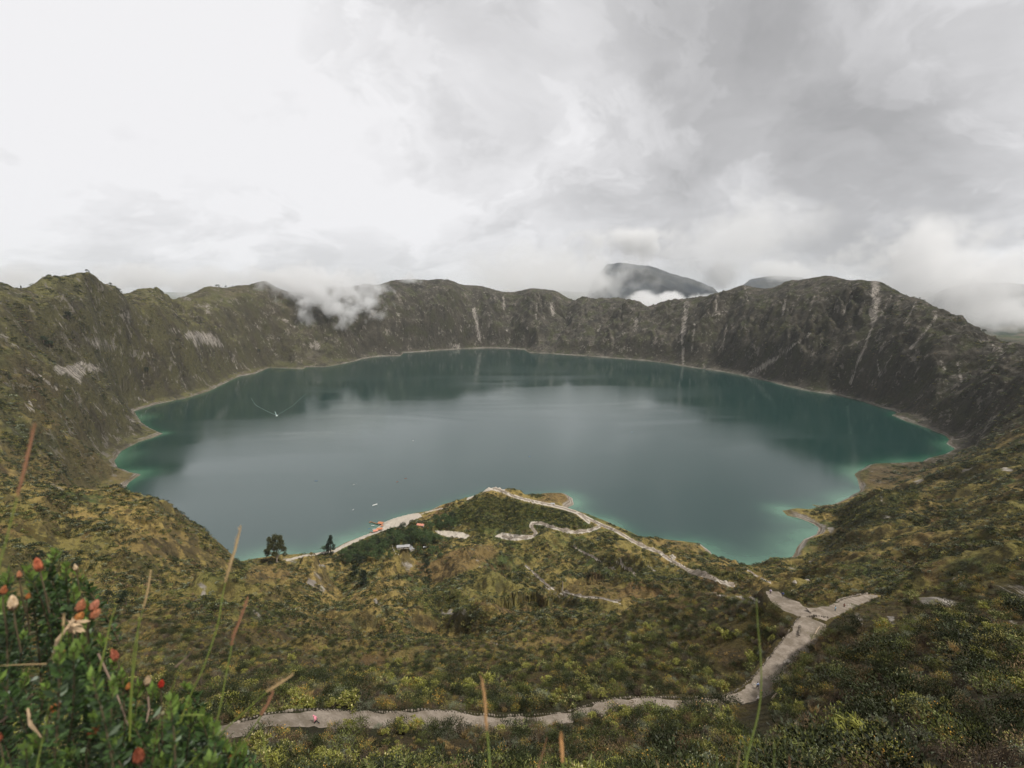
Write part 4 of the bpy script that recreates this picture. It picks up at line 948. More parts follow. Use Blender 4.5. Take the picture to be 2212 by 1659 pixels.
# near slope
clump1 = GAP
X, Y, ii, jj, rg = sample(30000, 17, 320, -.35, vegk*(PD > 1.0)*(1-.45*GAP), 5)
dp_ = Y*CT-(zat(X, Y)-H)*ST; qx = CX+F*X/dp_; qy = CY-F*(Y*ST+(zat(X, Y)-H)*CT)/dp_
ok = (field_at(PD, X, Y) > .9) & ~((qx > 1598) & (qx < 1672) & (qy > 1490) & (qy < 1605)) & ~((qx > 660) & (qx < 705) & (qy > 1560) & (qy < 1615)) & (field_at(PD, X, Y) > .9); lowz = (qx > 1785) & (qx < 1945) & (qy > 1285) & (qy < 1362) & (np.hypot(X, Y) > 90); X, Y, ii, jj, lowz = X[ok], Y[ok], ii[ok], jj[ok], lowz[ok]; n = len(X); Rr = np.hypot(X, Y)
z1 = fbm(X, Y, 22, 3, .6, 202); z2 = fbm(X, Y, 9, 2, .6, 303)
lim = np.clip(z1*1.4+z2*.6+(np.degrees(np.arctan2(X, Y)) > 5)*.10, -1, 1)
u = rg.uniform(size=n); kind = np.zeros(n, int); KI = {k: i for i, k in enumerate(KINDS)}
fr_ = np.interp(Rr, [60, 190], [1, .25])
wts = np.stack([1.0*np.ones(n)*(.5+.5*fr_), 1.5+.9*(lim < 0), (1.9*(lim > .05)+.2)*fr_, .9+.9*(z2 > .2)+.3*(1-fr_), .8+.9*(z2 < -.3), 1.0+1.5*(lim < -.1), 1.3+2.0*(lim < -.05)+1.0*(1-fr_), .8+1.4*(z2 < -.1)], 1)
wts = wts/wts.sum(1)[:, None]; cum = wts.cumsum(1); kind = (u[:, None] > cum).sum(1).clip(0, 7)
hgt = np.array([1.6, 1.8, 1.6, 1.1, 1.45, 1.45, 1.3, .9])[kind]*rg.uniform(.55, 1.25, n)
# taller growth along the far side of the lower path
hgt *= np.where((field_at(PD, X, Y) < 6) & (Y > 0) & (Rr > 66), 1.1, 1.0)
hgt *= np.interp(Rr, [17, 40, 80, 140, 300], [.62, .85, 1.0, .9, .75])
gp_ = field_at(GAP, X, Y) > .4; kind = np.where(gp_ & (rg.uniform(size=n) < .75), KI['tussock'], kind); hgt = np.where(gp_, hgt*.5, hgt*np.where(rg.uniform(size=n) < .12, 1.45, 1.0)); hgt = np.where(lowz, hgt*.38, hgt)
var = (rg.uniform(size=n)*3).astype(int)
meshes = []; off = []
for k in KINDS: off.append(len(meshes)); meshes += PROTO[k]
nv = np.array([len(PROTO[k]) for k in KINDS]); midx = np.array(off)[kind]+var % nv[kind]
Zp = zat(X, Y)-.05*hgt; pts = np.stack([X, Y, Zp], 1)
wid = hgt*rg.uniform(.8, 1.35, n); scl = np.stack([wid, wid*rg.uniform(.85, 1.15, n), hgt], 1); rot = np.stack([rg.uniform(-.15, .15, n), rg.uniform(-.15, .15, n), rg.uniform(0, 6.283, n)], 1)
depth = Y*CT-(Zp-H)*ST; qx = CX+F*X/depth; qy = CY-F*(Y*ST+(Zp-H)*CT)/depth
inpic = (qx > 560) & (qx < 2205) & (qy > 1180) & (qy < 1670) | (qx > 20) & (qx < 2205) & (qy > 1180) & (qy < 1450) & (Rr > 60)
size = np.where(inpic, hgt/depth, 0); order = np.argsort(-size); top = order[:290]; rest = np.ones(n, bool); rest[top] = False
NICE = {'leafy_shrub': ('mid green leafy shrub in the scrub on the near slope', 'shrub'), 'dark_shrub': ('dense dark green shrub in the scrub on the near slope', 'shrub'),
 'rosette_shrub': ('yellow-green upright shrub with cream flower tips on the near slope', 'shrub'), 'grey_shrub': ('low grey-green shrub among the scrub on the near slope', 'shrub'),
 'golden_shrub': ('shrub topped with golden yellow blossom on the near slope', 'shrub'), 'twiggy_shrub': ('bare twiggy grey-brown shrub on the near slope', 'shrub'),
 'brown_shrub': ('brown heath shrub among greener scrub on the near slope', 'shrub'), 'tussock': ('straw coloured grass tussock on the near slope', 'tussock')}
for i in top:
    k = KINDS[kind[i]]; o = bpy.data.objects.new(k, meshes[midx[i]]); o.location = tuple(pts[i]); o.rotation_euler = tuple(rot[i]); o.scale = tuple(scl[i]); link(o)
    tag(o, NICE[k][0], NICE[k][1], k.replace('_', ' ')+'s on the near slope')
scatter('undergrowth', meshes, pts[rest], midx[rest], scl[rest], rot[rest], 'dense mixed scrub covering the near slope round the path', 'undergrowth')
# middle slopes down to the lake
clump2 = fbm(GX, GY, 40, 4, .6, 111)
mk = vegk*(PD > 1.5)*smooth(-.35, .25, clump2+.35*LUSH-.25*DRY)*(1-.65*DRY)*smooth(8, 30, SD)
X, Y, ii, jj, rg = sample(52000, 230, 1150, -.75, mk, 6); n = len(X); Rr = np.hypot(X, Y)
lushv = field_at(LUSH, X, Y); dryv = field_at(DRY, X, Y); z1 = fbm(X, Y, 70, 3, .6, 212)
wts = np.stack([1.3+.8*(z1 < 0), 1.2+1.6*lushv+.9*(z1 > .1), 1.1*(1-lushv)+.8*(z1 < -.2), .9*(1-lushv)+1.0*dryv], 1); wts /= wts.sum(1)[:, None]
kind = (rg.uniform(size=n)[:, None] > wts.cumsum(1)).sum(1).clip(0, 3); meshes = sum((LOW[k] for k in ('dark', 'green', 'brown', 'dry')), []); midx = kind*2+rg.integers(0, 2, n)
hgt = np.array([2.0, 1.7, 1.5, 1.1])[kind]*rg.uniform(.5, 1.5, n)*np.interp(Rr, [230, 500, 1100], [.8, 1.1, 1.6]); wid = hgt*rg.uniform(1.0, 1.7, n)
scatter('scrub', meshes, np.stack([X, Y, zat(X, Y)-.1*hgt], 1), midx, np.stack([wid, wid, hgt], 1), np.stack([0*wid, 0*wid, rg.uniform(0, 6.283, n)], 1), 'low scrub and tussock grass over the slopes down to the lake', 'scrub')
# heath on the crater walls
mk = vegk*smooth(-.1, .4, clump2)*smooth(20, 60, SD)
X, Y, ii, jj, rg = sample(16000, 1100, 2700, -1.2, mk, 7); n = len(X); hgt = rg.uniform(1.6, 5.0, n)*np.where(rg.uniform(size=n) < .08, 1.5, .8)
scatter('heath', meshes, np.stack([X, Y, zat(X, Y)-.15*hgt], 1), np.where(rg.uniform(size=n) < .6, rg.integers(0, 2, n), rg.integers(2, 6, n)), np.stack([hgt*1.5, hgt*1.5, hgt], 1), np.stack([0*hgt, 0*hgt, rg.uniform(0, 6.283, n)], 1), 'scattered bushes on the crater walls', 'heath')

# ------------------------------------------------------------------ trees
BARK = mat('bark', (0.14, 0.11, 0.085), .9, .3, 6, .1)
BARK_PALE = mat('bark_pale', (0.30, 0.25, 0.20), .9, .3, 6, .1)
T_DARK = mat('tree_leaf_dark', (0.023, 0.036, 0.016), .6, island=.5, inst=.3, trans=.1)
T_EUC = mat('eucalyptus_leaf', (0.060, 0.062, 0.022), .6, island=.55, inst=.2, trans=.15)
T_GREEN = mat('tree_leaf_green', (0.055, 0.086, 0.030), .6, island=.5, inst=.35, trans=.15)
def tree_meshes(kind, seed):
    rg = np.random.default_rng(seed); mb = MB(); hub = []
    if kind == 'euc':        # several pale limbs, rounded clumps with gaps
        mb.tube([(0,0,0),(.02,0,.16),(.04,.01,.3)], [.035,.028,.022])
        lim = [(-.22,.05,.62),(-.30,-.08,.45),(.02,.02,.86),(.16,.06,.80),(.28,-.05,.60),(.32,.08,.42),(-.08,-.12,.74),(.10,-.16,.58),(-.12,.15,.55),(-.34,.0,.32),(.34,0,.28)]
        for p in lim: s0 = (.02, 0, .14+.1*abs(p[0])); m_ = ((p[0]*.45, p[1]*.4, .16+p[2]*.42)); mb.tube([s0, m_, p], [.018,.012,.005], 5); hub.append((p, .125 if p[2] > .5 else .085))
        for _ in range(34):
            a = rg.uniform(0, 6.28); u_ = rg.uniform(0, 1)**.5; z_ = rg.uniform(.36, .88); w_ = .42*math.sin(math.pi*min(1, max(.1, (z_-.22)/.78)))**.6; hub.append(((math.cos(a)*u_*w_, math.sin(a)*u_*w_, z_), .075))
        n, ls, m, bk = 9000, .036, T_EUC, BARK_PALE
    elif kind == 'cone':     # narrow dark conifer
        mb.tube([(0,0,0),(0,0,.5),(.01,0,.97)], [.035,.02,.004])
        for i in range(46):
            z_ = .12+.84*(i/46.); rr = .20*(1-z_)**.7*rg.uniform(.6, 1.25)+.02; a = rg.uniform(0, 6.28); hub.append(((math.cos(a)*rr, math.sin(a)*rr, z_), .07))
            if i % 3 == 0: mb.tube([(0,0,z_-.03),(math.cos(a)*rr,math.sin(a)*rr,z_)], [.008,.003], 4)
        n, ls, m, bk = 3200, .04, T_DARK, BARK
    elif kind == 'round':    # squat dark pine with a full crown
        mb.tube([(0,0,0),(.02,0,.25),(0,.02,.6)], [.05,.04,.015])
        for i in range(26):
            a = rg.uniform(0, 6.28); e = rg.uniform(-.25, 1); rr = .40*math.sqrt(max(0, 1-e*e))*rg.uniform(.55, 1.05); p = (math.cos(a)*rr, math.sin(a)*rr, .55+.40*e*rg.uniform(.7, 1)); hub.append((p, .115))
            if i % 3 == 0: mb.tube([(0,0,.3),p], [.014,.005], 4)
        n, ls, m, bk = 1800, .050, T_DARK, BARK
    else:                    # broad leafy tree of the grove
        mb.tube([(0,0,0),(.02,.01,.3),(-.02,0,.6)], [.035,.028,.012])
        for i in range(22):
            a = rg.uniform(0, 6.28); e = rg.uniform(-.5, 1); rr = .34*math.sqrt(max(0, 1-e*e*.8))*rg.uniform(.5, 1.1); p = (math.cos(a)*rr, math.sin(a)*rr, .58+.36*e*rg.uniform(.7, 1.05)); hub.append((p, .11))
            if i % 3 == 0: mb.tube([(0,0,.3),p], [.012,.004], 4)
        n, ls, m, bk = 1100, .058, T_GREEN, BARK
    k = rg.integers(0, len(hub), n); Cc = np.array([h_[0] for h_ in hub]); rr = np.array([h_[1] for h_ in hub]); v = rg.normal(size=(n, 3)); v /= np.linalg.norm(v, axis=1)[:, None]
    C = Cc[k]+v*rr[k][:, None]*rg.uniform(.3, 1.0, (n, 1))*np.array([1, 1, .8])
    V, I = leaves(rg, C, v+rg.normal(size=(n, 3))*.5, ls*rg.uniform(.6, 1.4, n), ls*.55*rg.uniform(.7, 1.3, n), .1)
    return mb.mesh('trunk', bk), np_mesh('crown', [(V, I, m)])
TM = {k: [tree_meshes(k, s_) for s_ in range(a, a+c)] for k, a, c in (('euc', 3, 1), ('cone', 20, 2), ('round', 40, 3), ('broad', 60, 4))}
trs = random.Random(9)
def tree(name, kind, v, loc, h, w, label, group=None, cat='tree'):
    e = empty(name, loc, trs.uniform(0, 6.28)); e.scale = (h*w, h*w, h); tag(e, label, cat, group); t_, c_ = TM[kind][v % len(TM[kind])]
    obj('trunk', t_, e); obj('crown', c_, e); return e
def ptree(name, kind, px, py, hpx, w, label, rmin=60, v=0, group=None, cat='tree'):
    """tree whose foot is seen at (px, py) and stands hpx photo pixels tall"""
    p = at(px, py, rmin); d = p.y*CT-(p.z-H)*ST; return tree(name, kind, v, p-Vector((0, 0, .3)), hpx*d/F*1.03, w, label, group, cat)
ptree('eucalyptus_tree', 'euc', 598, 1217, 68, .66, 'tall eucalyptus with several pale limbs standing alone by the lake shore')
bpy.data.objects['eucalyptus_tree'].rotation_euler[2] = 0.15; bpy.data.objects['eucalyptus_tree'].scale.x *= 1.15
ptree('conifer_tree', 'cone', 715, 1198, 43, 1.0, 'narrow dark conifer on the pale shore beside the tree grove', v=0)
ptree('pine_tree', 'round', 272, 1311, 40, .9, 'larger of the two round dark pines on the left slope', v=0)
ptree('pine_tree', 'round', 235, 1306, 34, .62, 'slimmer of the two round dark pines on the left slope', v=1)
ptree('pine_tree', 'round', 168, 1229, 22, 1.0, 'low round dark pine above the terrace edge on the left slope', v=2)
ptree('pine_tree', 'round', 86, 1215, 26, .9, 'dark pine half hidden behind the flowering shrub top on the left slope', v=0)
ptree('pine_tree', 'round', 353, 1260, 12, 1.0, 'small dark bush-like pine at the edge of the grassy spur', v=1)
ptree('pine_tree', 'round', 410, 1316, 14, 1.2, 'squat dark pine below the pale crag on the left slope', v=2)
ptree('cypress_tree', 'cone', 767, 1245, 26, 1.25, 'shorter of two slim brown-green trees between the crags', v=1)
ptree('cypress_tree', 'cone', 786, 1266, 36, 1.2, 'taller of two slim brown-green trees between the crags', v=0)
for px, py, hp, w, lb in ((148,697,20,1.0,'dark spreading tree alone high on the left crater wall'),(318,813,14,.9,'lone round tree on the lower left crater wall near the lake'),(96,748,18,1.2,'left one of a dark bush pair on the left crater wall'),
    (108,752,16,1.1,'right one of a dark bush pair on the left crater wall'),(560,769,9,1,'small dark tree at the foot of the steep left spur'),(1990,1006,9,1,'round bush at the edge of the flat lakeside meadow'),
    (2031,1003,12,1.1,'larger round bush above the flat lakeside meadow')):
    ptree('tree', 'round', px, py, hp, w, lb, 600, v=int(px))
def ridge_tree(px, hp, kind, label, w=.9, group='trees on the crater rim'):
    """foot on the skyline of the column px"""
    a = azt(px, 620)[0]; i = int(round((a-AZ[0])/(AZ[1]-AZ[0]))); j = int(np.argmin(np.where((LR > math.log(1200)) & (LR < math.log(4100)), TT[i], 9)))
    r_ = math.exp(LR[j])-4; p = Vector((r_*math.sin(a), r_*math.cos(a), 0)); p.z = float(zat(p.x, p.y))-.5; d = p.y*CT-(p.z-H)*ST
    return tree('rim_tree', kind, int(px), p, hp*d/F, w, label, group)
for px, hp, kd, lb in ((45,8,'cone','small pointed tree on the left rim, left of the rounded summit'),(193,7,'round','dark tree on the crest of the rounded left summit'),(197,6,'cone','pointed tree beside the dark one on the left summit crest'),
    (239,7,'round','bushy tree where the left summit starts to fall away'),(257,7,'round','lowest dark tree on the falling right shoulder of the left summit'),(468,6,'round','left one of the trio of trees on the flat rim'),
    (473,6,'cone','middle one of the trio of trees on the flat rim'),(488,5,'round','single small tree right of the trio on the flat rim'),(503,4,'cone','thin faint tree near the cloud on the flat rim'),
    (1990,4,'round','small tree high on the right rim slope'),(2142,8,'round','dark round tree on the saddle of the right rim'),(2012,3,'round','tiny bush on the right rim slope below the small tree'),(1790+170,3,'cone','tiny pointed tree just under the right summit')):
    ridge_tree(px, hp, kd, lb, .95 if kd == 'cone' else 1.15)
# grove by the beach
def inpoly(px, py, poly_):
    c = False; n = len(poly_)
    for i in range(n):
        (ax, ay), (bx, by) = poly_[i], poly_[(i+1) % n]
        if (ay > py) != (by > py) and px < (bx-ax)*(py-ay)/(by-ay)+ax: c = not c
    return c
gp = [((745,1214),(735,1196),(770,1182),(810,1170),(840,1166),(836,1190),(812,1212),(775,1220)), ((838,1178),(842,1152),(870,1143),(905,1146),(938,1156),(950,1170),(925,1180),(880,1178)), ((925,1142),(940,1126),(975,1120),(990,1132),(968,1142))]
cnt = 0
for gi_, (pg, m_) in enumerate(zip(gp, (48, 52, 16))):
    placed = []
    tries = 0
    while len(placed) < m_ and tries < 4000:
        tries += 1
        px, py = trs.uniform(730, 1000), trs.uniform(1115, 1225)
        if not inpoly(px, py, pg) or any(abs(px-a)+1.6*abs(py-b) < 7.5 for a, b in placed): continue
        placed.append((px, py)); kd = 'broad' if trs.random() < .82 else 'round'
        ptree('grove_tree', kd, px, py+6, trs.uniform(15, 23), trs.uniform(.85, 1.2), 'one of the dense dark trees of the lakeside grove', 300, trs.randrange(4), 'trees of the lakeside grove'); cnt += 1
for px, py, hp, w, lb in ((931,1202,26,.95,'tall leafy tree standing in the meadow right of the grey farmhouse'),(944,1196,19,.8,'second leafy tree just right of the tall meadow tree'),(954,1204,10,1.1,'small round tree right of the two meadow trees'),
    (969,1172,10,1.3,'round bush alone on the grass behind the meadow trees'),(843,1212,22,.8,'brownish tree on the crag left of the farmhouse'),(830,1195,26,.6,'paler slim tree rising at the right edge of the left grove'),(906,1190,12,1.3,'bushy green tree directly right of the farmhouse'),
    (910,1200,11,1.3,'second bushy tree below the one by the farmhouse'),(700,1192,14,1.2,'dark bushy tree at the foot of the narrow conifer'),(758,1192,12,.8,'small dark tree at the shore end of the grove')):
    ptree('tree', 'broad', px, py, hp, w, lb, 300, v=int(px))
for k in range(13):
    ptree('hedge_bush', 'round', 915+k*.8+trs.uniform(-5, 9), 1206+k*5.4, trs.uniform(8, 12), 1.3, 'bushy tree in the line running down the meadow gully', 300, k, 'trees down the meadow gully', 'bush')
#@@PART3
# ------------------------------------------------------------------ mountains far outside the crater
def mountain(name, pxs, pys, r0, deep, seed, base=-100, zs=160):
    """ridge whose crest is seen along the given skyline, r0 metres away"""
    n = 150; m = 60; u = np.linspace(0, 1, n); pxx = np.interp(u, np.linspace(0, 1, len(pxs)), pxs); pyy = np.interp(u, np.linspace(0, 1, len(pys)), pys); V = []
    a = np.array([azt(p, q) for p, q in zip(pxx, pyy)]); A, B = np.meshgrid(np.arange(n), np.linspace(-1, 1, m), indexing='ij'); rr = r0+B*deep
    X = rr*np.sin(a[A, 0]); Y = rr*np.cos(a[A, 0]); crest = H-a[A, 1]*r0; fall = (1-np.abs(B)**1.15); Zv = base+(crest-base)*fall
    Zv += zs*(fbm(X, Y, 1500, 5, .5, seed, True)-.4)*np.abs(B)*(1-np.abs(B))*3+70*fbm(X, Y, 700, 5, .6, seed+2)
    I = np.arange(n*m).reshape(n, m); q = np.stack([I[:-1,:-1], I[1:,:-1], I[1:,1:], I[:-1,1:]], -1)[:, :, ::-1].reshape(-1, 4)
    me = np_mesh(name, [(np.stack([X, Y, Zv], -1).reshape(-1, 3), q, MMAT)]); me.polygons.foreach_set('use_smooth', [True]*len(me.polygons)); o = obj(name, me); tag(o, kind='structure'); return o
def mtn_mat():
    m = bpy.data.materials.new('mountain_heath'); m.use_nodes = True; t = NT(m.node_tree); b = t.n['Principled BSDF']; pos = t.node('ShaderNodeNewGeometry').outputs['Position']
    c = t.mix(t.ramp(t.noise(pos, .002, 7, .65), .4, .6), (0.022, 0.030, 0.038), (0.050, 0.054, 0.052)); vor = t.node('ShaderNodeTexVoronoi'); vor.inputs['Scale'].default_value = .008; t.l.new(pos, vor.inputs[0])
    c = t.mix(t.ramp(t.xyz(pos)[2], 150, 60, 0, .7), c, t.mix(t.xyz(vor.outputs['Color'])[0], (0.04, 0.07, 0.035), (0.15, 0.12, 0.08)))
    t.l.new(c, b.inputs['Base Color']); b.inputs['Roughness'].default_value = .95; return m
MMAT = mtn_mat()
mountain('mountain', [1250,1285,1312,1350,1400,1425,1480,1540,1600], [680,604,570,566,568,580,598,620,680], 7500, 2600, 5)
mountain('mountain', [1560,1620,1660,1720,1760,1850], [650,604,597,599,606,650], 11500, 2500, 8)
mountain('mountain', [1960,2040,2100,2200,2300,2450,2600], [670,622,612,614,611,600,590], 8500, 4200, 13)

# ------------------------------------------------------------------ drifting cloud
def cloud(px, py, r0, w, h, d, dens, scale, thr, label, seed=0, rot=0.0, fall=1.0, soft=.10, det=5):
    """a body of cloud of w x d x h metres, its density broken up by noise"""
    a, t0 = azt(px, py); c = Vector((r0*math.sin(a), r0*math.cos(a), H-r0*t0)); bm = bmesh.new(); bmesh.ops.create_icosphere(bm, subdivisions=3, radius=1.0); me = bpy.data.meshes.new('cloud'); bm.to_mesh(me); bm.free()
    o = obj('cloud', me); o.location = c; o.scale = (w/2, d/2, h/2); o.rotation_euler = (0, 0, -a+rot)
    m = bpy.data.materials.new('cloud_vapour'); m.use_nodes = True; t = NT(m.node_tree); t.n.remove(t.n['Principled BSDF']); v = t.node('ShaderNodeVolumePrincipled'); v.inputs['Color'].default_value = (1, 1, 1, 1); v.inputs['Anisotropy'].default_value = .25
    oc = t.node('ShaderNodeTexCoord').outputs['Object']; wp = t.node('ShaderNodeNewGeometry').outputs['Position']
    rad = t.vmath('LENGTH', oc); n1 = t.noise(t.vmath('ADD', wp, (seed*977., seed*311., 0)), scale, det, .58, .25)
    e = t.math('ADD', t.math('MULTIPLY', t.math('SUBTRACT', 1.0, rad), fall*.42), t.math('SUBTRACT', n1, .5)); dn_ = t.math('MULTIPLY', t.ramp(e, thr, thr+soft), t.ramp(rad, 1.0, .82))
    t.l.new(t.math('MULTIPLY', dn_, dens), v.inputs['Density']); t.l.new(v.outputs[0], t.n['Material Output'].inputs['Volume']); me.materials.append(m); tag(o, label, 'cloud', kind='stuff'); return o
CLOUDS = True
if CLOUDS:
    cloud(722, 655, 3060, 820, 360, 340, .018, .010, .13, 'torn wisp of cloud spilling over the crater rim', 1, fall=.7, soft=.16, det=7)
    cloud(655, 603, 3330, 1200, 210, 420, .010, .007, .07, 'low veil of cloud lying along the crater rim', 2, fall=.7, soft=.2, det=7)
    cloud(665, 618, 3180, 1000, 320, 300, .012, .009, .08, 'thick cloud pouring over the crest left of the torn wisp', 16, fall=.75, soft=.18, det=7)
    cloud(800, 628, 3250, 460, 260, 260, .011, .012, .17, 'ragged shred of cloud hanging below the rim', 12, fall=.7, soft=.16, det=7)
    cloud(905, 602, 3560, 560, 130, 250, .010, .010, .16, 'thin cloud brushing the rim beside the pointed summit', 3, fall=.7, soft=.18, det=7)
    cloud(30, 600, 2250, 420, 130, 300, .008, .010, .13, 'pale mist behind the left rim', 4, fall=.8, soft=.18)
    cloud(1180, 600, 5200, 2600, 900, 1200, .0024, .0030, .06, 'bank of white cloud behind the far rim', 5, fall=.9, soft=.2, det=7)
    cloud(1440, 662, 4700, 1200, 330, 700, .010, .0055, .07, 'bright cloud bank filling the dip in the far rim', 6, fall=1.0, soft=.14, det=7)
    cloud(1600, 520, 6400, 2300, 1300, 1200, .0016, .0022, .07, 'towering pale cloud beside the distant mountain', 7, fall=.9, soft=.22, det=7)
    cloud(380, 608, 4400, 1900, 300, 600, .006, .0040, .10, 'white cloud lying behind the flat part of the left rim', 13, fall=1.0, soft=.2)
    cloud(1270, 600, 6300, 900, 560, 500, .0055, .0040, .10, 'cloud hiding the left flank of the distant mountain', 14, fall=.9, soft=.2, det=7)
    cloud(1690, 585, 9500, 1500, 420, 700, .0030, .0030, .05, 'cloud draped over the low distant ridge', 17, fall=1.0, soft=.2, det=7)
    cloud(1540, 590, 6300, 900, 460, 500, .0060, .0042, .10, 'cloud hiding the right flank of the distant mountain', 15, fall=.9, soft=.2, det=7)
    cloud(1350, 528, 6500, 1700, 520, 700, .0090, .0030, .07, 'pale cloud lying on top of the distant mountain', 8, fall=.9, soft=.2, det=7)
    cloud(2010, 600, 4500, 1500, 1000, 900, .0050, .0036, .08, 'cloud pouring down behind the right rim', 9, fall=.9, soft=.16, det=7)
    cloud(2190, 678, 5400, 1100, 330, 700, .007, .0050, .09, 'small white cloud over the valley behind the right rim', 10, fall=.9, soft=.16, det=7)

# ------------------------------------------------------------------ haze
hz = MB(); hz.box((0, 12000, 480), (46000, 46000, 1200)); ho = hz.mesh('haze', None) if False else None
me = mesh_of('haze', hz.V, hz.F, []); hazeo = obj('haze', me); tag(hazeo, 'thin grey-blue haze in the air over the crater', 'haze', kind='stuff')
m = bpy.data.materials.new('haze'); m.use_nodes = True; m.node_tree.nodes.remove(m.node_tree.nodes['Principled BSDF']); v = m.node_tree.nodes.new('ShaderNodeVolumePrincipled')
v.inputs['Color'].default_value = (.90, .95, 1, 1); v.inputs['Density'].default_value = .000018; m.node_tree.links.new(v.outputs[0], m.node_tree.nodes['Material Output'].inputs['Volume']); me.materials.append(m)

# ------------------------------------------------------------------ buildings by the lake
M_ORANGE = mat('orange_roof', (0.44, 0.17, 0.08), .7, .25, 1.2); M_PINK = mat('faded_red_roof', (0.52, 0.22, 0.15), .8, .35, 1.0); M_GREYR = mat('grey_sheet_roof', (0.30, 0.30, 0.30), .6, .3, .6)
M_WALL = mat('plaster_wall', (0.42, 0.38, 0.32), .9, .25, .8); M_WOOD = mat('weathered_wood', (0.17, 0.115, 0.07), .9, .3, 2); M_DOOR = mat('dark_door', (0.05, 0.035, 0.025), .8); M_PANE = mat('window_glass', (0.03, 0.035, 0.04), .15)
M_WHITE = mat('white_paint', (0.72, 0.72, 0.70), .5, .1, 2); M_BLUE = mat('blue_paint', (0.06, 0.16, 0.38), .5); M_BROWNRED = mat('red_brown_paint', (0.30, 0.09, 0.05), .6)
def gable(mb, w, d, z0, rise, over=.4, th=.12):
    W, Dd = w/2+over, d/2+over
    for s in (-1, 1):
        a, b, c_, e_ = (-W, s*Dd, z0-.15), (W, s*Dd, z0-.15), (W, 0, z0+rise), (-W, 0, z0+rise)
        V = [a, b, c_, e_]; V2 = [(p[0], p[1], p[2]+th) for p in V]; mb.add(V+V2, [(0,1,2,3),(7,6,5,4),(0,4,5,1),(1,5,6,2),(2,6,7,3),(3,7,4,0)])
    return mb
def ground_at(px, py, rmin=300): return at(px, py, rmin)
def shelter(px, py, w, d, h, rz, mt, label):
    p = ground_at(px, py); e = empty('beach_shelter', p, rz); tag(e, label, 'shelter', 'open shelters on the lake beach')
    gable(MB(), w, d, h, h*.38, .6).build('roof', mt, e)
    for sx in (-1, 1):
        for sy in (-1, 1): MB().tube([(sx*w*.45, sy*d*.45, -.8), (sx*w*.45, sy*d*.45, h)], .12, 6).build('post', M_WOOD, e)
    MB().box((0, 0, .8), (w*.6, d*.3, .1)).build('bench', M_WOOD, e)
shelter(823, 1134, 8.5, 6.5, 2.8, -.3, M_ORANGE, 'orange roofed shelter nearest the wooden jetty')
shelter(826, 1138, 3.2, 2.6, 2.2, -.3, M_ORANGE, 'small orange awning just below the shelter by the jetty')
shelter(820, 1146, 8.5, 6.0, 2.8, .25, M_ORANGE, 'middle orange roofed shelter with boats drawn up below')
shelter(811, 1150, 7.0, 6.0, 2.8, .5, M_PINK, 'faded pink roofed shelter nearest the water')
shelter(853, 1147, 4.5, 3.0, 2.2, .1, M_ORANGE, 'small red-orange tent left at the grove edge on the sand')
shelter(860, 1145, 3.5, 3.0, 2.2, .3, M_ORANGE, 'small red-orange tent right at the grove edge on the sand')
def house(px, py, w, d, h, rise, rz, roof, label, nwin=3, name='house'):
    p = ground_at(px, py)-Vector((0, 0, .6)); e = empty(name, p, rz); tag(e, label, 'house', 'lakeside houses')
    wl = MB().box((0, 0, h/2), (w, d, h)); wl.add([(-w/2, -d/2, h), (-w/2, d/2, h), (-w/2, 0, h+rise*.9), (w/2, -d/2, h), (w/2, d/2, h), (w/2, 0, h+rise*.9)], [(0, 1, 2), (5, 4, 3)]); wl.build('wall', M_WALL, e)
    ro = gable(MB(), w, d, h, rise, .5).build('roof', roof, e); MB().box((w*.3, d*.12, h+rise), (.5, .5, 1.4)).build('chimney', M_WALL, ro)
    dr = MB().box((0, -d/2-.03, 1.05), (.95, .08, 2.1)).build('door', M_DOOR, e); MB().box((.35, -d/2-.1, 1.05), (.05, .06, .16)).build('handle', M_GREYR, dr)
    for i in range(nwin):
        xw = (i-(nwin-1)/2)*w/nwin*.9+(1.3 if nwin % 2 and i == nwin//2 else 0)
        f = MB().box((xw, -d/2-.04, 1.6), (1.1, .08, 1.0)).build('window', M_WOOD, e); MB().box((xw, -d/2-.09, 1.6), (.9, .03, .8)).build('pane', M_PANE, f)
    return e
house(909, 1137, 11, 6, 2.6, 1.7, -.25, M_PINK, 'long house with a patchy red roof between the grove trees', 3)
house(872, 1196, 15, 5.5, 2.6, 1.5, .16, M_GREYR, 'long grey roofed house parallel to the shore below the grove', 4)
house(888, 1187, 13, 5.5, 2.6, 1.5, -1.05, M_GREYR, 'grey roofed house standing at an angle to the long one', 3)
house(918, 1186, 3.6, 2.6, 1.9, .6, .1, M_WHITE, 'tiny white roofed shed in the meadow beside the farmhouses', 1, 'shed')
house(1194, 1090, 7, 5, 2.2, 1.2, -.2, M_GREYR, 'small grey roofed hut beside the path along the peninsula ridge', 1, 'hut')
# low yard wall of the farmhouses
def rough_wall(name, pix, label, th=.5, h=1.0, rmin=300):
    P_ = [ground_at(*p, rmin) for p in pix]; mb = MB()
    for a, b in zip(P_[:-1], P_[1:]):
        n = max(1, int((b-a).length/2.0))
        for k in range(n): u = a+(b-a)*((k+.5)/n); mb.box((u.x, u.y, float(zat(u.x, u.y))+h*.35), ((b-a).length/n*1.02, th, h*(.9+.2*trs.random())), math.atan2(b.y-a.y, b.x-a.x))
    o = mb.build(name, M_WALL); tag(o, label, 'wall')
rough_wall('yard_wall', [(847, 1178), (851, 1188), (861, 1199)], 'low pale yard wall left of the long grey roofed house')
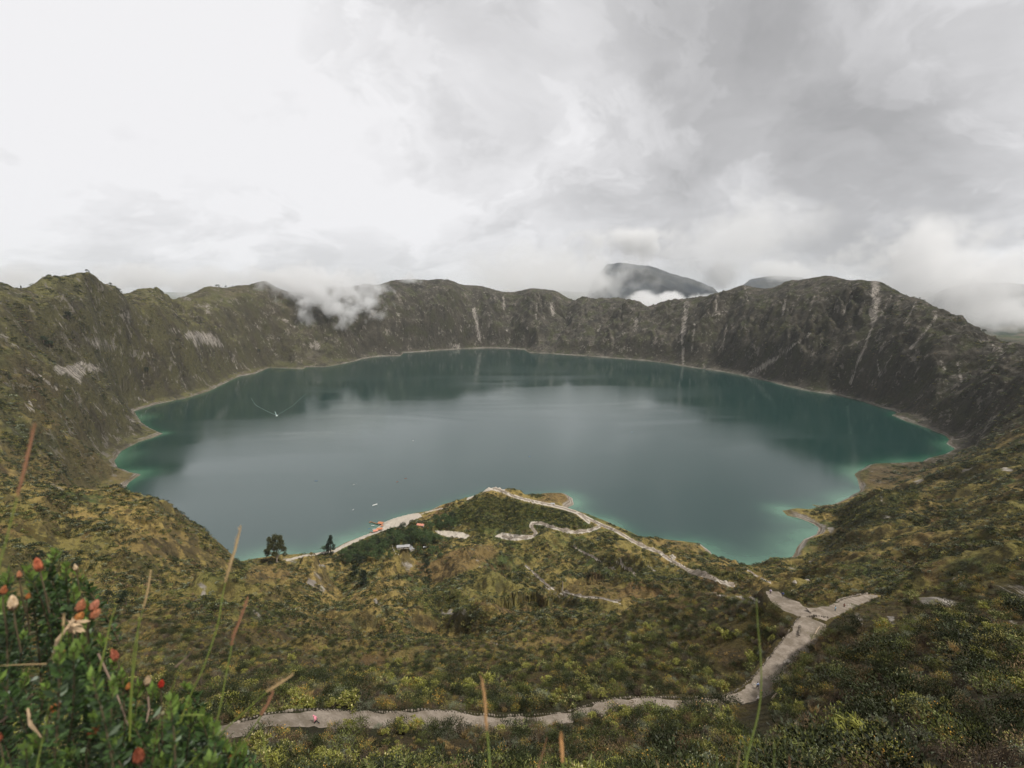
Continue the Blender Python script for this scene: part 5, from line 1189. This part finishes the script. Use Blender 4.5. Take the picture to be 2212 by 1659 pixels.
# jetty and boats
def jetty(px, py, px2, py2, label):
    a, b = Vector((*water(px, py), 0)), Vector((*water(px2, py2), 0)); L = (b-a).length; e = empty('jetty', a, math.atan2(b.y-a.y, b.x-a.x)); tag(e, label, 'jetty')
    mb = MB()
    for k in range(int(L/.5)): mb.box((k*.5+.2, 0, .8), (.42, 2.4, .08))
    mb.box((L*.15, -2.2, .78), (3.4, 4.2, .09)); mb.build('deck', M_WOOD, e)
    for k in range(0, int(L), 3):
        for s in (-1, 1): MB().tube([(k+.3, s*1.1, -1.5), (k+.3, s*1.1, 1.3)], .11, 6).build('pile', M_WOOD, e)
jetty(799, 1127, 817, 1133, 'brown wooden jetty running out from the beach shelters')
def hull(L, W, Hh, open_=True):
    st = [(-.5, .62, .75), (-.25, .95, .8), (.1, 1.0, .82), (.33, .72, .95), (.5, .05, 1.15)]; V = []; Fs = []
    for x_, w_, h_ in st: V += [(x_*L, -w_*W/2, h_*Hh), (x_*L, -w_*W*.36, 0), (x_*L, w_*W*.36, 0), (x_*L, w_*W/2, h_*Hh), (x_*L*.97, w_*W*.43, h_*Hh), (x_*L*.97, w_*W*.3, .1*Hh), (x_*L*.97, -w_*W*.3, .1*Hh), (x_*L*.97, -w_*W*.43, h_*Hh)]
    for i in range(4):
        for k in range(8): Fs.append((i*8+k, i*8+(k+1) % 8, (i+1)*8+(k+1) % 8, (i+1)*8+k))
    Fs += [(0,1,2,3,4,5,6,7)[::-1], (32,33,34,35,36,37,38,39)]; return V, Fs
def boat(x_, y_, z_, L, rz, mt, label, name='rowing_boat', group='small boats on the lake'):
    e = empty(name, (x_, y_, z_), rz); tag(e, label, 'boat', group); V, Fs = hull(L, L*.27, L*.12); obj('hull', mesh_of('hull', V, Fs, mt), e)
    for u in (-.25, 0, .22): MB().box((u*L, 0, L*.07), (L*.05, L*.22, .05)).build('seat', M_WOOD, e)
    return e
for px, py, L, rz, mt, lb in ((810,1091,10,.75,M_WHITE,'largest white boat, lying off the beach'),(763,1101,4.5,1.2,M_WHITE,'white rowing boat level with the far beach end, nearest the grove shore'),(764,1047,4.5,.1,M_WHITE,'small white boat out from the beach, left of a brown pair'),
    (683,1039,5,.2,M_BLUE,'dark boat farthest left on the open water'),(858,1041,5,.8,M_BROWNRED,'left one of two brown kayaks above the beach'),(876,1034,5,.3,M_BROWNRED,'right one of two brown kayaks above the beach'),
    (892,952,5,.4,M_WHITE,'white speck of a boat in the middle of the lake'),(1144,986,5,.7,M_BLUE,'dark kayak in the middle of the lake, right of centre'),(1365,933,5,.8,M_BLUE,'lone dark kayak far out right of the lake centre'),(798,1142,4,.9,M_BLUE,'small dark boat afloat beside the pink shelter')):
    wx, wy = water(px, py); boat(wx, wy, -.1, L, rz, mt, lb)
for px, py, rz, mt, lb in ((806,1140,.1,M_WHITE,'white boat moored beside the jetty shelter'),(808,1145,.15,M_WHITE,'pale boat drawn up between the two orange shelters'),(802,1151,-.2,M_BROWNRED,'red-brown boat drawn up below the pink shelter'),(838,1137,.3,M_WHITE,'white boat lying on the sand behind the orange shelters')):
    p = ground_at(px, py); boat(p.x, p.y, max(p.z, 0)+.1, 6, rz, mt, lb, group='boats drawn up at the beach')
sp = water(598, 898); eb = empty('motor_boat', (sp[0], sp[1], 0), -1.6); tag(eb, 'white motor boat heading across the lake at the tip of its wake', 'boat'); V, Fs = hull(12, 3.6, 1.4); obj('hull', mesh_of('hull', V, Fs, M_WHITE), eb)
MB().box((-.5, 0, 1.9), (3.5, 2.4, .12)).tube([(-2, 1, .8), (-2, 1, 1.9)], .05, 4).tube([(1, -1, .8), (1, -1, 1.9)], .05, 4).build('canopy', M_WHITE, eb); MB().box((-5.8, 0, 1.1), (.6, .5, 1.0)).build('engine', M_DOOR, eb)
FOAM = mat('foam', (0.20, 0.26, 0.25), .6, .5, .05)
def wake(pix, w0, w1, label):
    P_ = [Vector((*water(*p), 0)) for p in pix]; V = []; Fs = []; Q = []
    for a, b in zip(P_[:-1], P_[1:]):
        for k in range(10): Q.append(a+(b-a)*(k/10))
    Q.append(P_[-1])
    for i, p in enumerate(Q):
        d = (Q[min(i+1, len(Q)-1)]-Q[max(i-1, 0)]).normalized(); nn = Vector((-d.y, d.x, 0)); w = (w0+(w1-w0)*i/len(Q))*trs.uniform(.5, 1.2); z_ = .12; V += [tuple(p-nn*w+Vector((0, 0, -.05))), tuple(p+Vector((0, 0, z_))), tuple(p+nn*w+Vector((0, 0, -.05)))]
        if i: o_ = (i-1)*3; Fs += [(o_, o_+1, o_+4, o_+3), (o_+1, o_+2, o_+5, o_+4)]
    o = obj('wake', mesh_of('wake', V, Fs, FOAM)); tag(o, label, 'wake', kind='stuff')
wake([(597,897),(585,892),(570,885),(552,875),(546,866),(543,860)], .8, .3, 'left arm of the boat wake on the water')
wake([(600,896),(612,889),(632,877),(648,862),(662,850)], .5, .2, 'right arm of the boat wake on the water')
wake([(598,899),(596,894),(594,889)], 3.0, 1.0, 'white foam just behind the motor boat')

# ------------------------------------------------------------------ rocks, logs
rk_ = mat('pale_rock', (0.34, 0.30, 0.25), .95, .35, .8, .1, bump=.7)
def boulder(px, py, size, label, rmin=60, name='boulder'):
    p = at(px, py, rmin); bm = bmesh.new(); bmesh.ops.create_icosphere(bm, subdivisions=3, radius=1)
    for v_ in bm.verts:
        c = v_.co; k = 1+.28*math.sin(c.x*3.1+px)+.2*math.sin(c.y*4.3+py)+.16*math.sin(c.z*6+c.x*5+px); v_.co = Vector((c.x*k, c.y*k*.8, c.z*k*.7))
    me = bpy.data.meshes.new(name); bm.to_mesh(me); bm.free(); me.materials.append(rk_); o = obj(name, me); o.location = p; o.scale = (size,)*3; tag(o, label, 'rock', 'pale boulders'); return o
for a in ((1454,1206,3.6,'white boulder on the upper side of the long ridge path',400),(1411,1186,2.4,'small pale boulder where the ridge path bends',400),(1716,1262,1.6,'pale stone on the slope beyond the two hikers',250),(1565,1262,3.0,'pale boulder at the top end of the ridge path',200),
          (1835,1311,.8,'pale stone at the inner side of the looping path'),(1702,1436,.9,'grey stone at the left edge of the lower path'),(1630,1484,.5,'whitish stone set on the kerb above the two hikers'),(1745,1255,1.5,'low pale stone in the bowl beyond the junction',250)):
    boulder(*a)
LOG = mat('log_wood', (0.30, 0.235, 0.17), .9, .3, 3)
def log_fence(px, py, w, rz, label, rmin=120):
    p = at(px, py, rmin); e = empty('log_fence', p, rz); tag(e, label, 'fence', 'log fences at the ridge'); 
    for k in (-.5, 0, .5): MB().tube([(k*w, 0, -.5), (k*w, 0, 1.0)], .11, 6).build('post', LOG, e)
    for z_ in (.45, .92): MB().tube([(-.52*w, .05, z_), (.52*w, .05, z_+.05)], .10, 6).build('rail', LOG, e)
log_fence(1535, 1287, 4.2, .05, 'short log fence on the brow above the ridge path'); log_fence(1608, 1274, 5.0, -.05, 'log fence left of the hiker in white'); log_fence(1585, 1268, 6, .1, 'farther pale log fence at the end of the ridge path')
MB_ = MB(); 
def curb_log(pix, label, rmin=60):
    P_ = [at(*p, rmin)+Vector((0, 0, .15)) for p in pix]; o = MB().tube(P_, .16, 7).build('log_curb', LOG); tag(o, label, 'log', 'logs edging the lower path')
curb_log([(1752,1388),(1762,1370),(1769,1358)], 'long curved log along the right edge of the path below the junction'); curb_log([(1668,1512),(1677,1500),(1686,1480)], 'curved log along the right edge at the bottom of the lower path')

# ------------------------------------------------------------------ people
def skin_part(name, joints, edges, m, parent, sub=1):
    me = bpy.data.meshes.new(name); me.from_pydata([j[:3] for j in joints], edges, []); me.materials.append(m); o = obj(name, me, parent)
    md = o.modifiers.new('skin', 'SKIN'); md.use_smooth_shade = True
    for i, j in enumerate(joints): me.skin_vertices[0].data[i].radius = (j[3], j[3]*(j[4] if len(j) > 4 else 1)); me.skin_vertices[0].data[i].use_root = (i == 0)
    o.modifiers.new('sub', 'SUBSURF').levels = sub; o.modifiers['sub'].render_levels = sub; return o
SKIN = mat('skin', (0.36, 0.20, 0.13), .6)
def person(px, py, heading, label, top, legs, hair, pack=None, stride=.28, lean=.08, hat=None, rmin=40, sc=1.0, loc=None, arms=.3, sit=False):
    p = loc or at(px, py, rmin); e = None
    c, s = math.cos(lean), math.sin(lean)
    def L(x_, y_, z_):       # lean the upper body forwards (+y)
        h_ = .92; return (x_, y_*c+(z_-h_)*s, h_+(z_-h_)*c-y_*s) if z_ > h_ else (x_, y_, z_)
    hipz, dz = .92, 0
    if sit: kn = [(-.11, .42, .48), (.11, .44, .50)]; ft = [(-.12, .50, .06), (.12, .52, .06)]; dz = -.42
    else: kn = [(-.10, stride*.55+.04, .50), (.10, -stride*.35+.07, .50)]; ft = [(-.10, stride, .07), (.10, -stride, .10)]
    hip = hipz+dz
    def U(x_, y_, z_): a = L(x_, y_, z_); return (a[0], a[1], a[2]+dz)
    hands = [U(-.27, arms, 1.02), U(.27, -arms*.4, .86)]; elb = [U(-.27, .02, 1.12), U(.28, -.08, 1.12)]
    J = [(0, 0, hip, .13, .8), (*U(0, 0, 1.15), .125, .8), (*U(0, 0, 1.36), .14, .7), (*U(0, .01, 1.46), .06), (*U(0, .03, 1.56), .085), (*U(0, .03, 1.66), .075)]
    E = [(0, 1), (1, 2), (2, 3), (3, 4), (4, 5)]
    for i in (0, 1):
        b = len(J); x_ = (-.17, .17)[i]; J += [(*U(x_, 0, 1.38), .06), (*elb[i], .042), (*hands[i], .03)]; E += [(2, b), (b, b+1), (b+1, b+2)]
        hx, hy, hz_ = hands[i]
        for q, (dx, dy, dz_) in enumerate(((-.03,.03,-.07),(-.012,.035,-.085),(.008,.035,-.08),(.025,.03,-.065),(.035,.045,-.02))): J.append((hx+dx, hy+dy, hz_+dz_, .009)); E.append((b+2, len(J)-1))
    for i in (0, 1):
        b = len(J); J += [((-.09, .09)[i], 0, hip-.06, .085), (*kn[i], .055), (*ft[i], .04), (ft[i][0], ft[i][1]+.17, ft[i][2]-.04, .03)]; E += [(0, b), (b, b+1), (b+1, b+2), (b+2, b+3)]
    body = skin_part('person', J, E, SKIN, None); body.location = p; body.rotation_euler = (0, 0, heading); body.scale = (sc,)*3; tag(body, label, 'person'); e = body
    JT = [(0, 0, hip+.02, .15, .85), (*U(0, 0, 1.15), .15, .85), (*U(0, 0, 1.36), .165, .75), (*U(0, .01, 1.45), .08)]; ET = [(0, 1), (1, 2), (2, 3)]
    for i in (0, 1): b = len(JT); hm = tuple(elb[i][q]*.2+hands[i][q]*.8 for q in range(3)); JT += [(*U((-.18, .18)[i], 0, 1.37), .075), (*elb[i], .058), (*hm, .044)]; ET += [(2, b), (b, b+1), (b+1, b+2)]
    skin_part('jacket', JT, ET, mat('cloth_%d_%d_%d' % tuple(int(q*100) for q in top), top, .8, .15, 8), e)
    JL = [(0, 0, hip, .14, .85)]; EL = []
    for i in (0, 1): b = len(JL); JL += [((-.09, .09)[i], 0, hip-.07, .10), (*kn[i], .068), (ft[i][0], ft[i][1], ft[i][2]+.03, .052)]; EL += [(0, b), (b, b+1), (b+1, b+2)]
    skin_part('trousers', JL, EL, mat('cloth_%d_%d_%d' % tuple(int(q*100) for q in legs), legs, .8, .15, 8), e)
    h0 = Vector(U(0, .015, 1.61)); bm = bmesh.new(); bmesh.ops.create_icosphere(bm, subdivisions=2, radius=1)
    for v_ in list(bm.verts):
        if v_.co.y > .45 and v_.co.z < .35: v_.co *= .86
    me = bpy.data.meshes.new('hair'); bm.to_mesh(me); bm.free(); hc = hat or hair; me.materials.append(mat('head_%d_%d_%d' % tuple(int(q*100) for q in hc), hc, .8)); o = obj('hat' if hat else 'hair', me, e); o.location = h0+Vector((0, -.015, .03)); o.scale = (.105, .115, .125)
    if pack: skin_part('backpack', [(*U(0, -.20, 1.08), .15, .8), (*U(0, -.21, 1.36), .13, .8)], [(0, 1)], mat('pack_%d_%d_%d' % tuple(int(q*100) for q in pack), pack, .7), e)
    return e
BLK = (.02, .02, .025)
def onpath(pts, px, py):
    best = min(pts, key=lambda p: (lambda d: (CX+F*p[0]/d-px)**2+(CY-F*(p[1]*ST+(p[2]-H)*CT)/d-py)**2)(p[1]*CT-(p[2]-H)*ST)); return best
def on(pts, px, py, off=0.0):
    a = onpath(pts, px, py); d = a[1]*CT-(a[2]-H)*ST; x0 = CX+F*a[0]/d; y0 = CY-F*(a[1]*ST+(a[2]-H)*CT)/d
    # slide sideways on the level path until the feet meet the pixel
    f = ray(px, py); k = (H-a[2])/f[2]; return Vector((f[0]*k, f[1]*k, a[2]-.02))
person(0, 0, 1.9, 'person in a pink hooded jacket and black leggings striding along the lower path', (.72,.25,.32), BLK, (.72,.25,.32), stride=.42, lean=.42, loc=on(PM, 684, 1567), arms=.25)
person(0, 0, -.4, 'person in a white jacket holding something up at the far end of the upper path', (.70,.66,.68), BLK, (.02,.015,.01), pack=(.22,.12,.30), stride=.10, lean=.05, loc=on(PU, 1664, 1284), arms=.35)
person(0, 0, 2.6, 'person with a blue backpack and dark trousers walking near the end of the upper path', (.03,.10,.30), (.03,.035,.05), (.02,.015,.01), pack=(.02,.14,.42), stride=.26, lean=.10, loc=on(PU, 1690, 1290))
person(0, 0, .5, 'dark haired person in a light blue shirt walking by the kerb of the lower path', (.35,.45,.62), BLK, (.015,.012,.01), pack=(.05,.06,.14), stride=.26, lean=.12, loc=on(PM, 1636, 1489))
person(0, 0, .3, 'person in a dark coat and red hat behind the one in white', (.03,.02,.03), BLK, (.015,.012,.01), hat=(.62,.03,.02), stride=.2, lean=.15, loc=on(PM, 1644, 1507))
person(0, 0, .4, 'person in a white top and dark trousers, lowest on the steep end of the path', (.75,.70,.66), (.05,.03,.03), (.50,.44,.38), stride=.3, lean=.2, loc=on(PM, 1637, 1519))
person(0, 0, 1.0, 'person in a light blue jacket at the kerb of the small looping path', (.22,.45,.60), (.05,.08,.12), (.02,.02,.02), stride=.12, loc=on(PU, 1804, 1321))
person(0, 0, 2.0, 'person in a dark red jacket on the small looping path', (.16,.05,.04), BLK, (.02,.02,.02), stride=.2, loc=on(PU, 1823, 1314))
person(0, 0, 2.5, 'person in dark clothes at the outer bend of the looping path', BLK, BLK, (.02,.02,.02), pack=(.02,.02,.03), stride=.2, loc=on(PU, 1917, 1307))
person(1611, 1293, 0.5, 'person in black sitting on the pale ground left of the upper path', BLK, (.03,.03,.04), (.02,.015,.01), sit=True, rmin=150)
person(1604, 1275, 0.5, 'person in dark clothes standing behind the log fence', BLK, (.03,.03,.04), (.02,.015,.01), rmin=150, stride=.08)
far0 = None
fw = [(1297,1133),(1290,1131),(1284,1127),(1322,1141),(1326,1144),(1413,1187),(1419,1189),(1423,1191),(1430,1197),(1516,1243),(1524,1246),(1531,1248),(1534,1249),(1541,1251),(1470,1223),(1476,1226),(1379,1176),(1083,1058),(1072,1053),(1106,1157),(1112,1160)]
for i, (px, py) in enumerate(fw):
    if far0 is None or i == 1:
        pr = person(px, py, .5, 'tiny dark clothed hiker on the long pale path down the ridge', BLK if i == 0 else (.20,.08,.07), (.04,.04,.06), (.02,.02,.02), rmin=330, sc=1.25); far0 = far0 or pr
        if i == 0: far0 = pr
    else:
        p = at(px, py, 330); pr = far0.copy(); COL.objects.link(pr); pr.location = p; pr.rotation_euler = (0, 0, trs.uniform(0, 6))
        for ch in list(far0.children): cc = ch.copy(); COL.objects.link(cc); cc.parent = pr
    pr['group'] = 'distant hikers on the ridge path'

# ------------------------------------------------------------------ flowering shrub and grasses beside the camera
def W(px, py, d): x_, f_, dn_ = ray(px, py); return np.array([x_*d, f_*d, H-dn_*d])
rg = np.random.default_rng(77)
OUT = [(-60,1225),(0,1232),(40,1226),(75,1212),(108,1205),(122,1192),(138,1208),(165,1228),(178,1262),(190,1330),(225,1372),(250,1400),(262,1452),(300,1475),(330,1462),(352,1478),(372,1500),(398,1478),(420,1520),(455,1548),(490,1590),(520,1602),(552,1640),(575,1700)]
ox, oy = zip(*OUT)
L_BUSH = mat('bush_leaf', (0.036, 0.070, 0.016), .45, island=.5, trans=.15, spec=.5); L_TIP = mat('bush_tip_leaf', (0.125, 0.19, 0.035), .45, island=.35, trans=.3, spec=.5); ST_ = mat('bush_stem', (0.10, 0.075, 0.04), .9, .2, 40)
base = W(-80, 2300, 1.5); be = empty('flowering_shrub', tuple(base)); tag(be, 'dark green small leaved shrub with orange flower heads filling the lower left corner', 'shrub')
tips = [(122,1194,1.12),(60,1232,1.05),(20,1240,1.0),(163,1238,1.15),(85,1240,1.10),(398,1482,1.25),(372,1505,1.2),(300,1482,1.1),(248,1432,1.15),(215,1380,1.15),(262,1458,1.1),(455,1560,1.3),(520,1612,1.35),(190,1345,1.1),(345,1490,1.2),(142,1225,1.1),(105,1225,1.15),(8,1300,1.0),(435,1535,1.3),(485,1600,1.3)]
for _ in range(165):
    px = rg.uniform(-60, 560); o_ = np.interp(px, ox, oy); py = o_+12+rg.uniform(0, 1)**1.2*(1760-o_); tips.append((px, py, rg.uniform(.82, 1.5)))
LV, LT, SV = [], [], []; mbs = MB()
lc, ld, ll, tc_, td, tl = [], [], [], [], [], []
for px, py, d in tips:
    tip = W(px, py, d); dr = np.array([-.10, .05, -1.0])+rg.normal(size=3)*.16; dr /= np.linalg.norm(dr); Ls = rg.uniform(.20, .34); pts_ = [tip+dr*Ls*u+np.array([-.03, 0, 0])*u*u for u in (0, .35, .7, 1.0)]
    mbs.tube([tuple(np.array(q)-base) for q in pts_], [.0010, .0014, .0017, .002], 4, False)
    nw = int(Ls/.0068)
    for k in range(nw):
        u = k/nw; c0 = tip+dr*Ls*u+np.array([-.03, 0, 0])*u*u-base; a0 = k*2.4
        for q in range(3):
            a = a0+q*2.09; el = 1.5*(1-u)**6+.35; v_ = np.array([math.cos(a), math.sin(a), el+rg.normal()*.2])
            if k < 5: tc_.append(c0); td.append(v_); tl.append(.018*rg.uniform(.7, 1.2))
            else: lc.append(c0+rg.normal(size=3)*.0015); ld.append(v_); ll.append(.0215*rg.uniform(.7, 1.25)*(1-.25*u))
def leafobj(name, c, d, l, m, wr=.42):
    V, I = leaves(rg, np.array(c), np.array(d), np.array(l), np.array(l)*wr, .12); return obj(name, np_mesh(name, [(V, I, m)]), be)
leafobj('foliage', lc, ld, ll, L_BUSH); leafobj('young_leaves', tc_, td, tl, L_TIP); mbs.build('stem', ST_, be)
def flower(px, py, spx, d, col, tilt, label=None):
    c = W(px, py, d)-base; sz = spx*d/F*1.0; col = (min(.85, col[0]*1.18+.03), min(.8, col[1]*1.4+.02), col[2]*1.35+.02); m = mat('bract_%d_%d_%d' % tuple(int(q*100) for q in col), col, .55, island=.25, trans=.25); mb_ = mat('bract_base', (0.13, 0.06, 0.03), .7, island=.3)
    T = np.array([math.sin(tilt), -.15, math.cos(tilt)]); T /= np.linalg.norm(T); A = np.cross(T, [0, 1, 0]); A /= np.linalg.norm(A); B = np.cross(T, A); C = []; Dv = []; Lh = []; C2 = []; D2 = []; L2 = []
    for k in range(64):
        u = k/64; a = k*2.39996; rad_ = .20*math.sin(math.pi*(.10+.84*u))**.8; pos_ = c+T*sz*(u-.55)+(A*math.cos(a)+B*math.sin(a))*sz*rad_; dv = T*(1.1+.8*u)+(A*math.cos(a)+B*math.sin(a))*(.55-.9*u)
        (C2 if u < .22 else C).append(pos_); (D2 if u < .22 else Dv).append(dv); (L2 if u < .22 else Lh).append(sz*.34)
    V1, I1 = leaves(rg, np.array(C), np.array(Dv), Lh, np.array(Lh)*.40, .05); V2, I2 = leaves(rg, np.array(C2), np.array(D2), L2, np.array(L2)*.6, .05)
    core = MB(); rr = [.02, .15, .20, .17, .09, .01]; core.tube([tuple(c+T*sz*(k/5-.5)) for k in range(6)], [q*sz for q in rr], 8); Vc = np.array(core.V); q4 = np.array([f for f in core.F if len(f) == 4])
    o = obj('flower_head', np_mesh('flower_head', [(V1, I1, m), (V2, I2, mb_), (Vc, q4, m)]), be)
    if label: o['label'] = label
    MB().tube([tuple(c-T*sz*.5), tuple(c-T*sz*1.2+np.array([0, 0, -.02])), tuple(c-T*sz*1.6+np.array([-.01, .01, -.07]))], [.0012, .0016, .0018], 5).build('stalk', ST_, o)
SAL = (.66, .27, .15); PAL = (.80, .46, .31); ORG = (.68, .26, .08); RED = (.55, .035, .015); DRK = (.30, .07, .03)
for a in ((83,1222,30,1.0,(.50,.13,.06),.05),(42,1242,17,1.05,SAL,.3),(8,1276,24,.95,(.50,.16,.06),.5),(28,1304,34,.95,PAL,.25),(163,1227,15,1.12,PAL,.1),(60,1289,17,1.05,ORG,.6),(174,1310,34,1.05,SAL,.55),(203,1309,32,1.05,(.70,.30,.20),.7),
          (204,1327,32,1.05,SAL,.85),(170,1334,30,1.03,(.74,.30,.10),.75),(248,1417,28,1.1,(.40,.11,.06),-.1),(318,1472,25,1.1,PAL,.35),(348,1479,22,1.15,RED,.3),(325,1541,27,1.05,PAL,-.1),(351,1541,13,1.1,(.75,.62,.38),.5),(322,1558,11,1.1,(.75,.62,.32),.8),
          (277,1484,20,1.1,ORG,.4),(120,1530,34,.95,(.55,.14,.03),.9),(204,1580,40,.95,(.52,.10,.03),.75),(300,1636,42,.92,DRK,.15),(496,1645,36,1.1,(.48,.10,.03),.25),(-2,1594,24,.9,DRK,.2),(240,1472,14,1.1,ORG,.2),(197,1448,16,1.1,(.42,.17,.06),1.1),(135,1408,14,1.05,(.42,.17,.06),1.0)):
    flower(*a)
# spent flower, papery and tan
TAN = mat('spent_flower', (.42, .30, .18), .8, island=.25); cx_ = W(150, 1350, 1.0)-base; V, I = leaves(rg, cx_+rg.normal(size=(26, 3))*.006, rg.normal(size=(26, 3))*.5+np.array([.3, 0, -.6]), np.full(26, .020), np.full(26, .007)); obj('spent_flower', np_mesh('spent_flower', [(V, I, TAN)]), be)
for a, b in (((160,1340),(112,1425)), ((60,1530),(95,1600))):
    MB().tube([W(*a, .98)-base, W((a[0]+b[0])/2-12, (a[1]+b[1])/2, .98)-base, W(*b, 1.0)-base], [.002, .0035, .001], 6).build('dry_bract', TAN, be)
GR1 = mat('grass_green', (0.16, 0.20, 0.035), .5, .2, 30, .4, trans=.2); GR2 = mat('grass_straw', (0.36, 0.25, 0.12), .7, .25, 40); GR3 = mat('grass_rust', (0.24, 0.115, 0.06), .7, .25, 40)
def bez(P_, n=16):
    out = []; Q = [2*P_[0]-P_[1]]+P_+[2*P_[-1]-P_[-2]]
    for i in range(1, len(Q)-2):
        for k in range(n): u = k/n; a, b, c, d_ = Q[i-1:i+3]; out.append(.5*((2*b)+(-a+c)*u+(2*a-5*b+4*c-d_)*u*u+(-a+3*b-3*c+d_)*u**3))
    return out+[P_[-1]]
def grass(pix, d, wpx, m, label, head=None, headfrac=.3, d2=None, group=None):
    """pix runs from the tip down to where the stalk leaves the picture"""
    d2 = d2 or d; n = len(pix); P_ = [W(px, py, d+(d2-d)*i/(n-1)) for i, (px, py) in enumerate(pix)]; Q = bez(P_, 8); N = len(Q); r_ = wpx*d/F/2
    hN = int(N*headfrac) if head else 0; r_ *= .58; b0 = Vector(Q[-1]); e = empty('tall_grass', b0); tag(e, label, 'grass', group or 'tall grasses in front of the camera', 'thing')
    st = [tuple(Vector(q)-b0) for q in Q[hN:]]; MB().tube(st, [r_*(.35+.65*i/max(1, len(st)-1)) if not head else r_*(.6+.4*i/max(1, len(st)-1)) for i in range(len(st))], 6).build('stem', m, e)
    if head:
        hd = [tuple(Vector(q)-b0) for q in Q[:hN+1]]; mb = MB().tube(hd, [r_*1.05*math.sin(math.pi*min(1, (i+.6)/(len(hd)+.3)))**.5+.0003 for i in range(len(hd))], 6); 
        for i in range(len(hd)*5):
            q = Vector(hd[min(len(hd)-1, i//5)]); a = rg.uniform(0, 6.28); dv = Vector((math.cos(a)*.5, math.sin(a)*.5, 1)).normalized(); s_ = dv.orthogonal().normalized(); L_ = r_*rg.uniform(2.5, 5); mb.add([q, q+dv*L_*.5+s_*r_*.4, q+dv*L_, q+dv*L_*.5-s_*r_*.4], [(0, 1, 2, 3)])
        mb.build('seed_head', head, e)
grass([(75,920),(62,975),(45,1045),(30,1100),(14,1165),(0,1215),(-20,1300)], .62, 7, GR1, 'tallest grass stalk with a rust coloured head crossing the left edge', GR3, .42)
grass([(520,1140),(507,1190),(492,1240),(480,1290),(470,1350),(440,1440),(400,1530),(370,1640),(360,1720)], .95, 7, GR1, 'long straw-tipped grass stalk rising against the lake', GR2, .30)
grass([(535,1295),(520,1335),(505,1375),(497,1415),(488,1460),(475,1530),(455,1620),(445,1720)], .95, 7, GR1, 'grass stalk with a dark red head right of the straw-tipped one', GR3, .36)
grass([(633,1458),(600,1480),(568,1502),(520,1545),(470,1590),(400,1660)], .95, 6, GR1, 'grass stalk with a silvery head leaning far to the right', GR2, .36)
grass([(1041,1468),(1047,1510),(1050,1560),(1054,1600),(1060,1680)], .8, 9, GR1, 'brown feathery grass head standing over the lower path', mat('grass_bronze', (.36,.21,.09), .8, .2, 40), .62)
grass([(1211,1592),(1214,1625),(1217,1690)], .75, 11, GR1, 'thick orange grass tip at the bottom edge', mat('grass_orange', (.46,.25,.10), .8, .2, 40), .7)
grass([(1634,1292),(1637,1350),(1643,1420),(1644,1490),(1636,1550),(1620,1610),(1602,1690)], .9, 8, GR1, 'long green grass blade across the path on the right')
grass([(250,1308),(240,1340),(230,1385),(215,1450)], .9, 8, GR1, 'short thick green blade beside the pair of pines')
grass([(326,1235),(316,1290),(303,1340),(290,1400),(284,1470),(278,1560)], .95, 5, GR1, 'thin grass blade with an orange tip above the shrub', GR2, .3)
grass([(300,1330),(296,1390),(290,1440),(284,1500),(280,1600)], .95, 7, GR1, 'broad green blade just right of the thin orange-tipped one')
grass([(138,1330),(136,1360),(128,1400),(115,1470),(100,1560),(70,1700)], .85, 6, GR1, 'pale budded grass stalk in the middle of the shrub', GR2, .16)
grass([(0,1438),(40,1436),(100,1434)], .9, 4, GR2, 'dry straw lying level across the shrub at the left edge')
grass([(402,1412),(385,1450),(372,1490),(360,1540)], 1.0, 4, GR1, 'thin yellow-green blade above the shrub centre')
grass([(590,1498),(565,1545),(535,1590),(500,1640),(480,1700)], .95, 7, GR1, 'dark tipped green blade right of the shrub', GR3, .25)
grass([(345,1555),(400,1545),(440,1545)], .9, 6, GR1, 'level yellow-green blade poking out of the shrub')
for px, tp, bx, m_, lb in ((1182,1592,1150,GR3,'thin rust grass tip left of the thick orange one'),(1418,1640,1424,GR2,'short straw tip at the bottom edge near the centre'),(1548,1610,1546,GR1,'green blade tip at the bottom, left of the crossing blade'),(1598,1622,1585,GR2,'straw tip just left of the crossing blade foot'),
    (1608,1600,1612,GR1,'green blade tip right beside the crossing blade foot'),(1672,1605,1668,GR1,'short green blade at the bottom right of the crossing blade'),(1705,1630,1700,GR3,'rust tipped blade farthest right at the bottom edge'),(560,1560,585,GR1,'short blade by the start of the lower path')):
    grass([(px, tp), ((px+bx)/2+2, (tp+1690)/2), (bx, 1700)], .85, 5, m_, lb)
for a, b, lb in (((212,1412),(278,1570),'dry brown twig slanting down the middle of the shrub'),((380,1440),(420,1400),'thin dry twig above the shrub near the straw stalk'),((0,1560),(70,1500),'dry twig low at the left edge'),((320,1505),(316,1560),'short dry twig between two pale flower heads')):
    mb = MB().tube([W(*a, 1.0), W((a[0]+b[0])/2+4, (a[1]+b[1])/2, 1.0), W(*b, .98)], [.0020, .0017, .001], 6); o = mb.build('dry_twig', mat('dry_twig', (.20, .14, .10), .9, .2, 60)); tag(o, lb, 'twig', 'dry twigs in the flowering shrub')
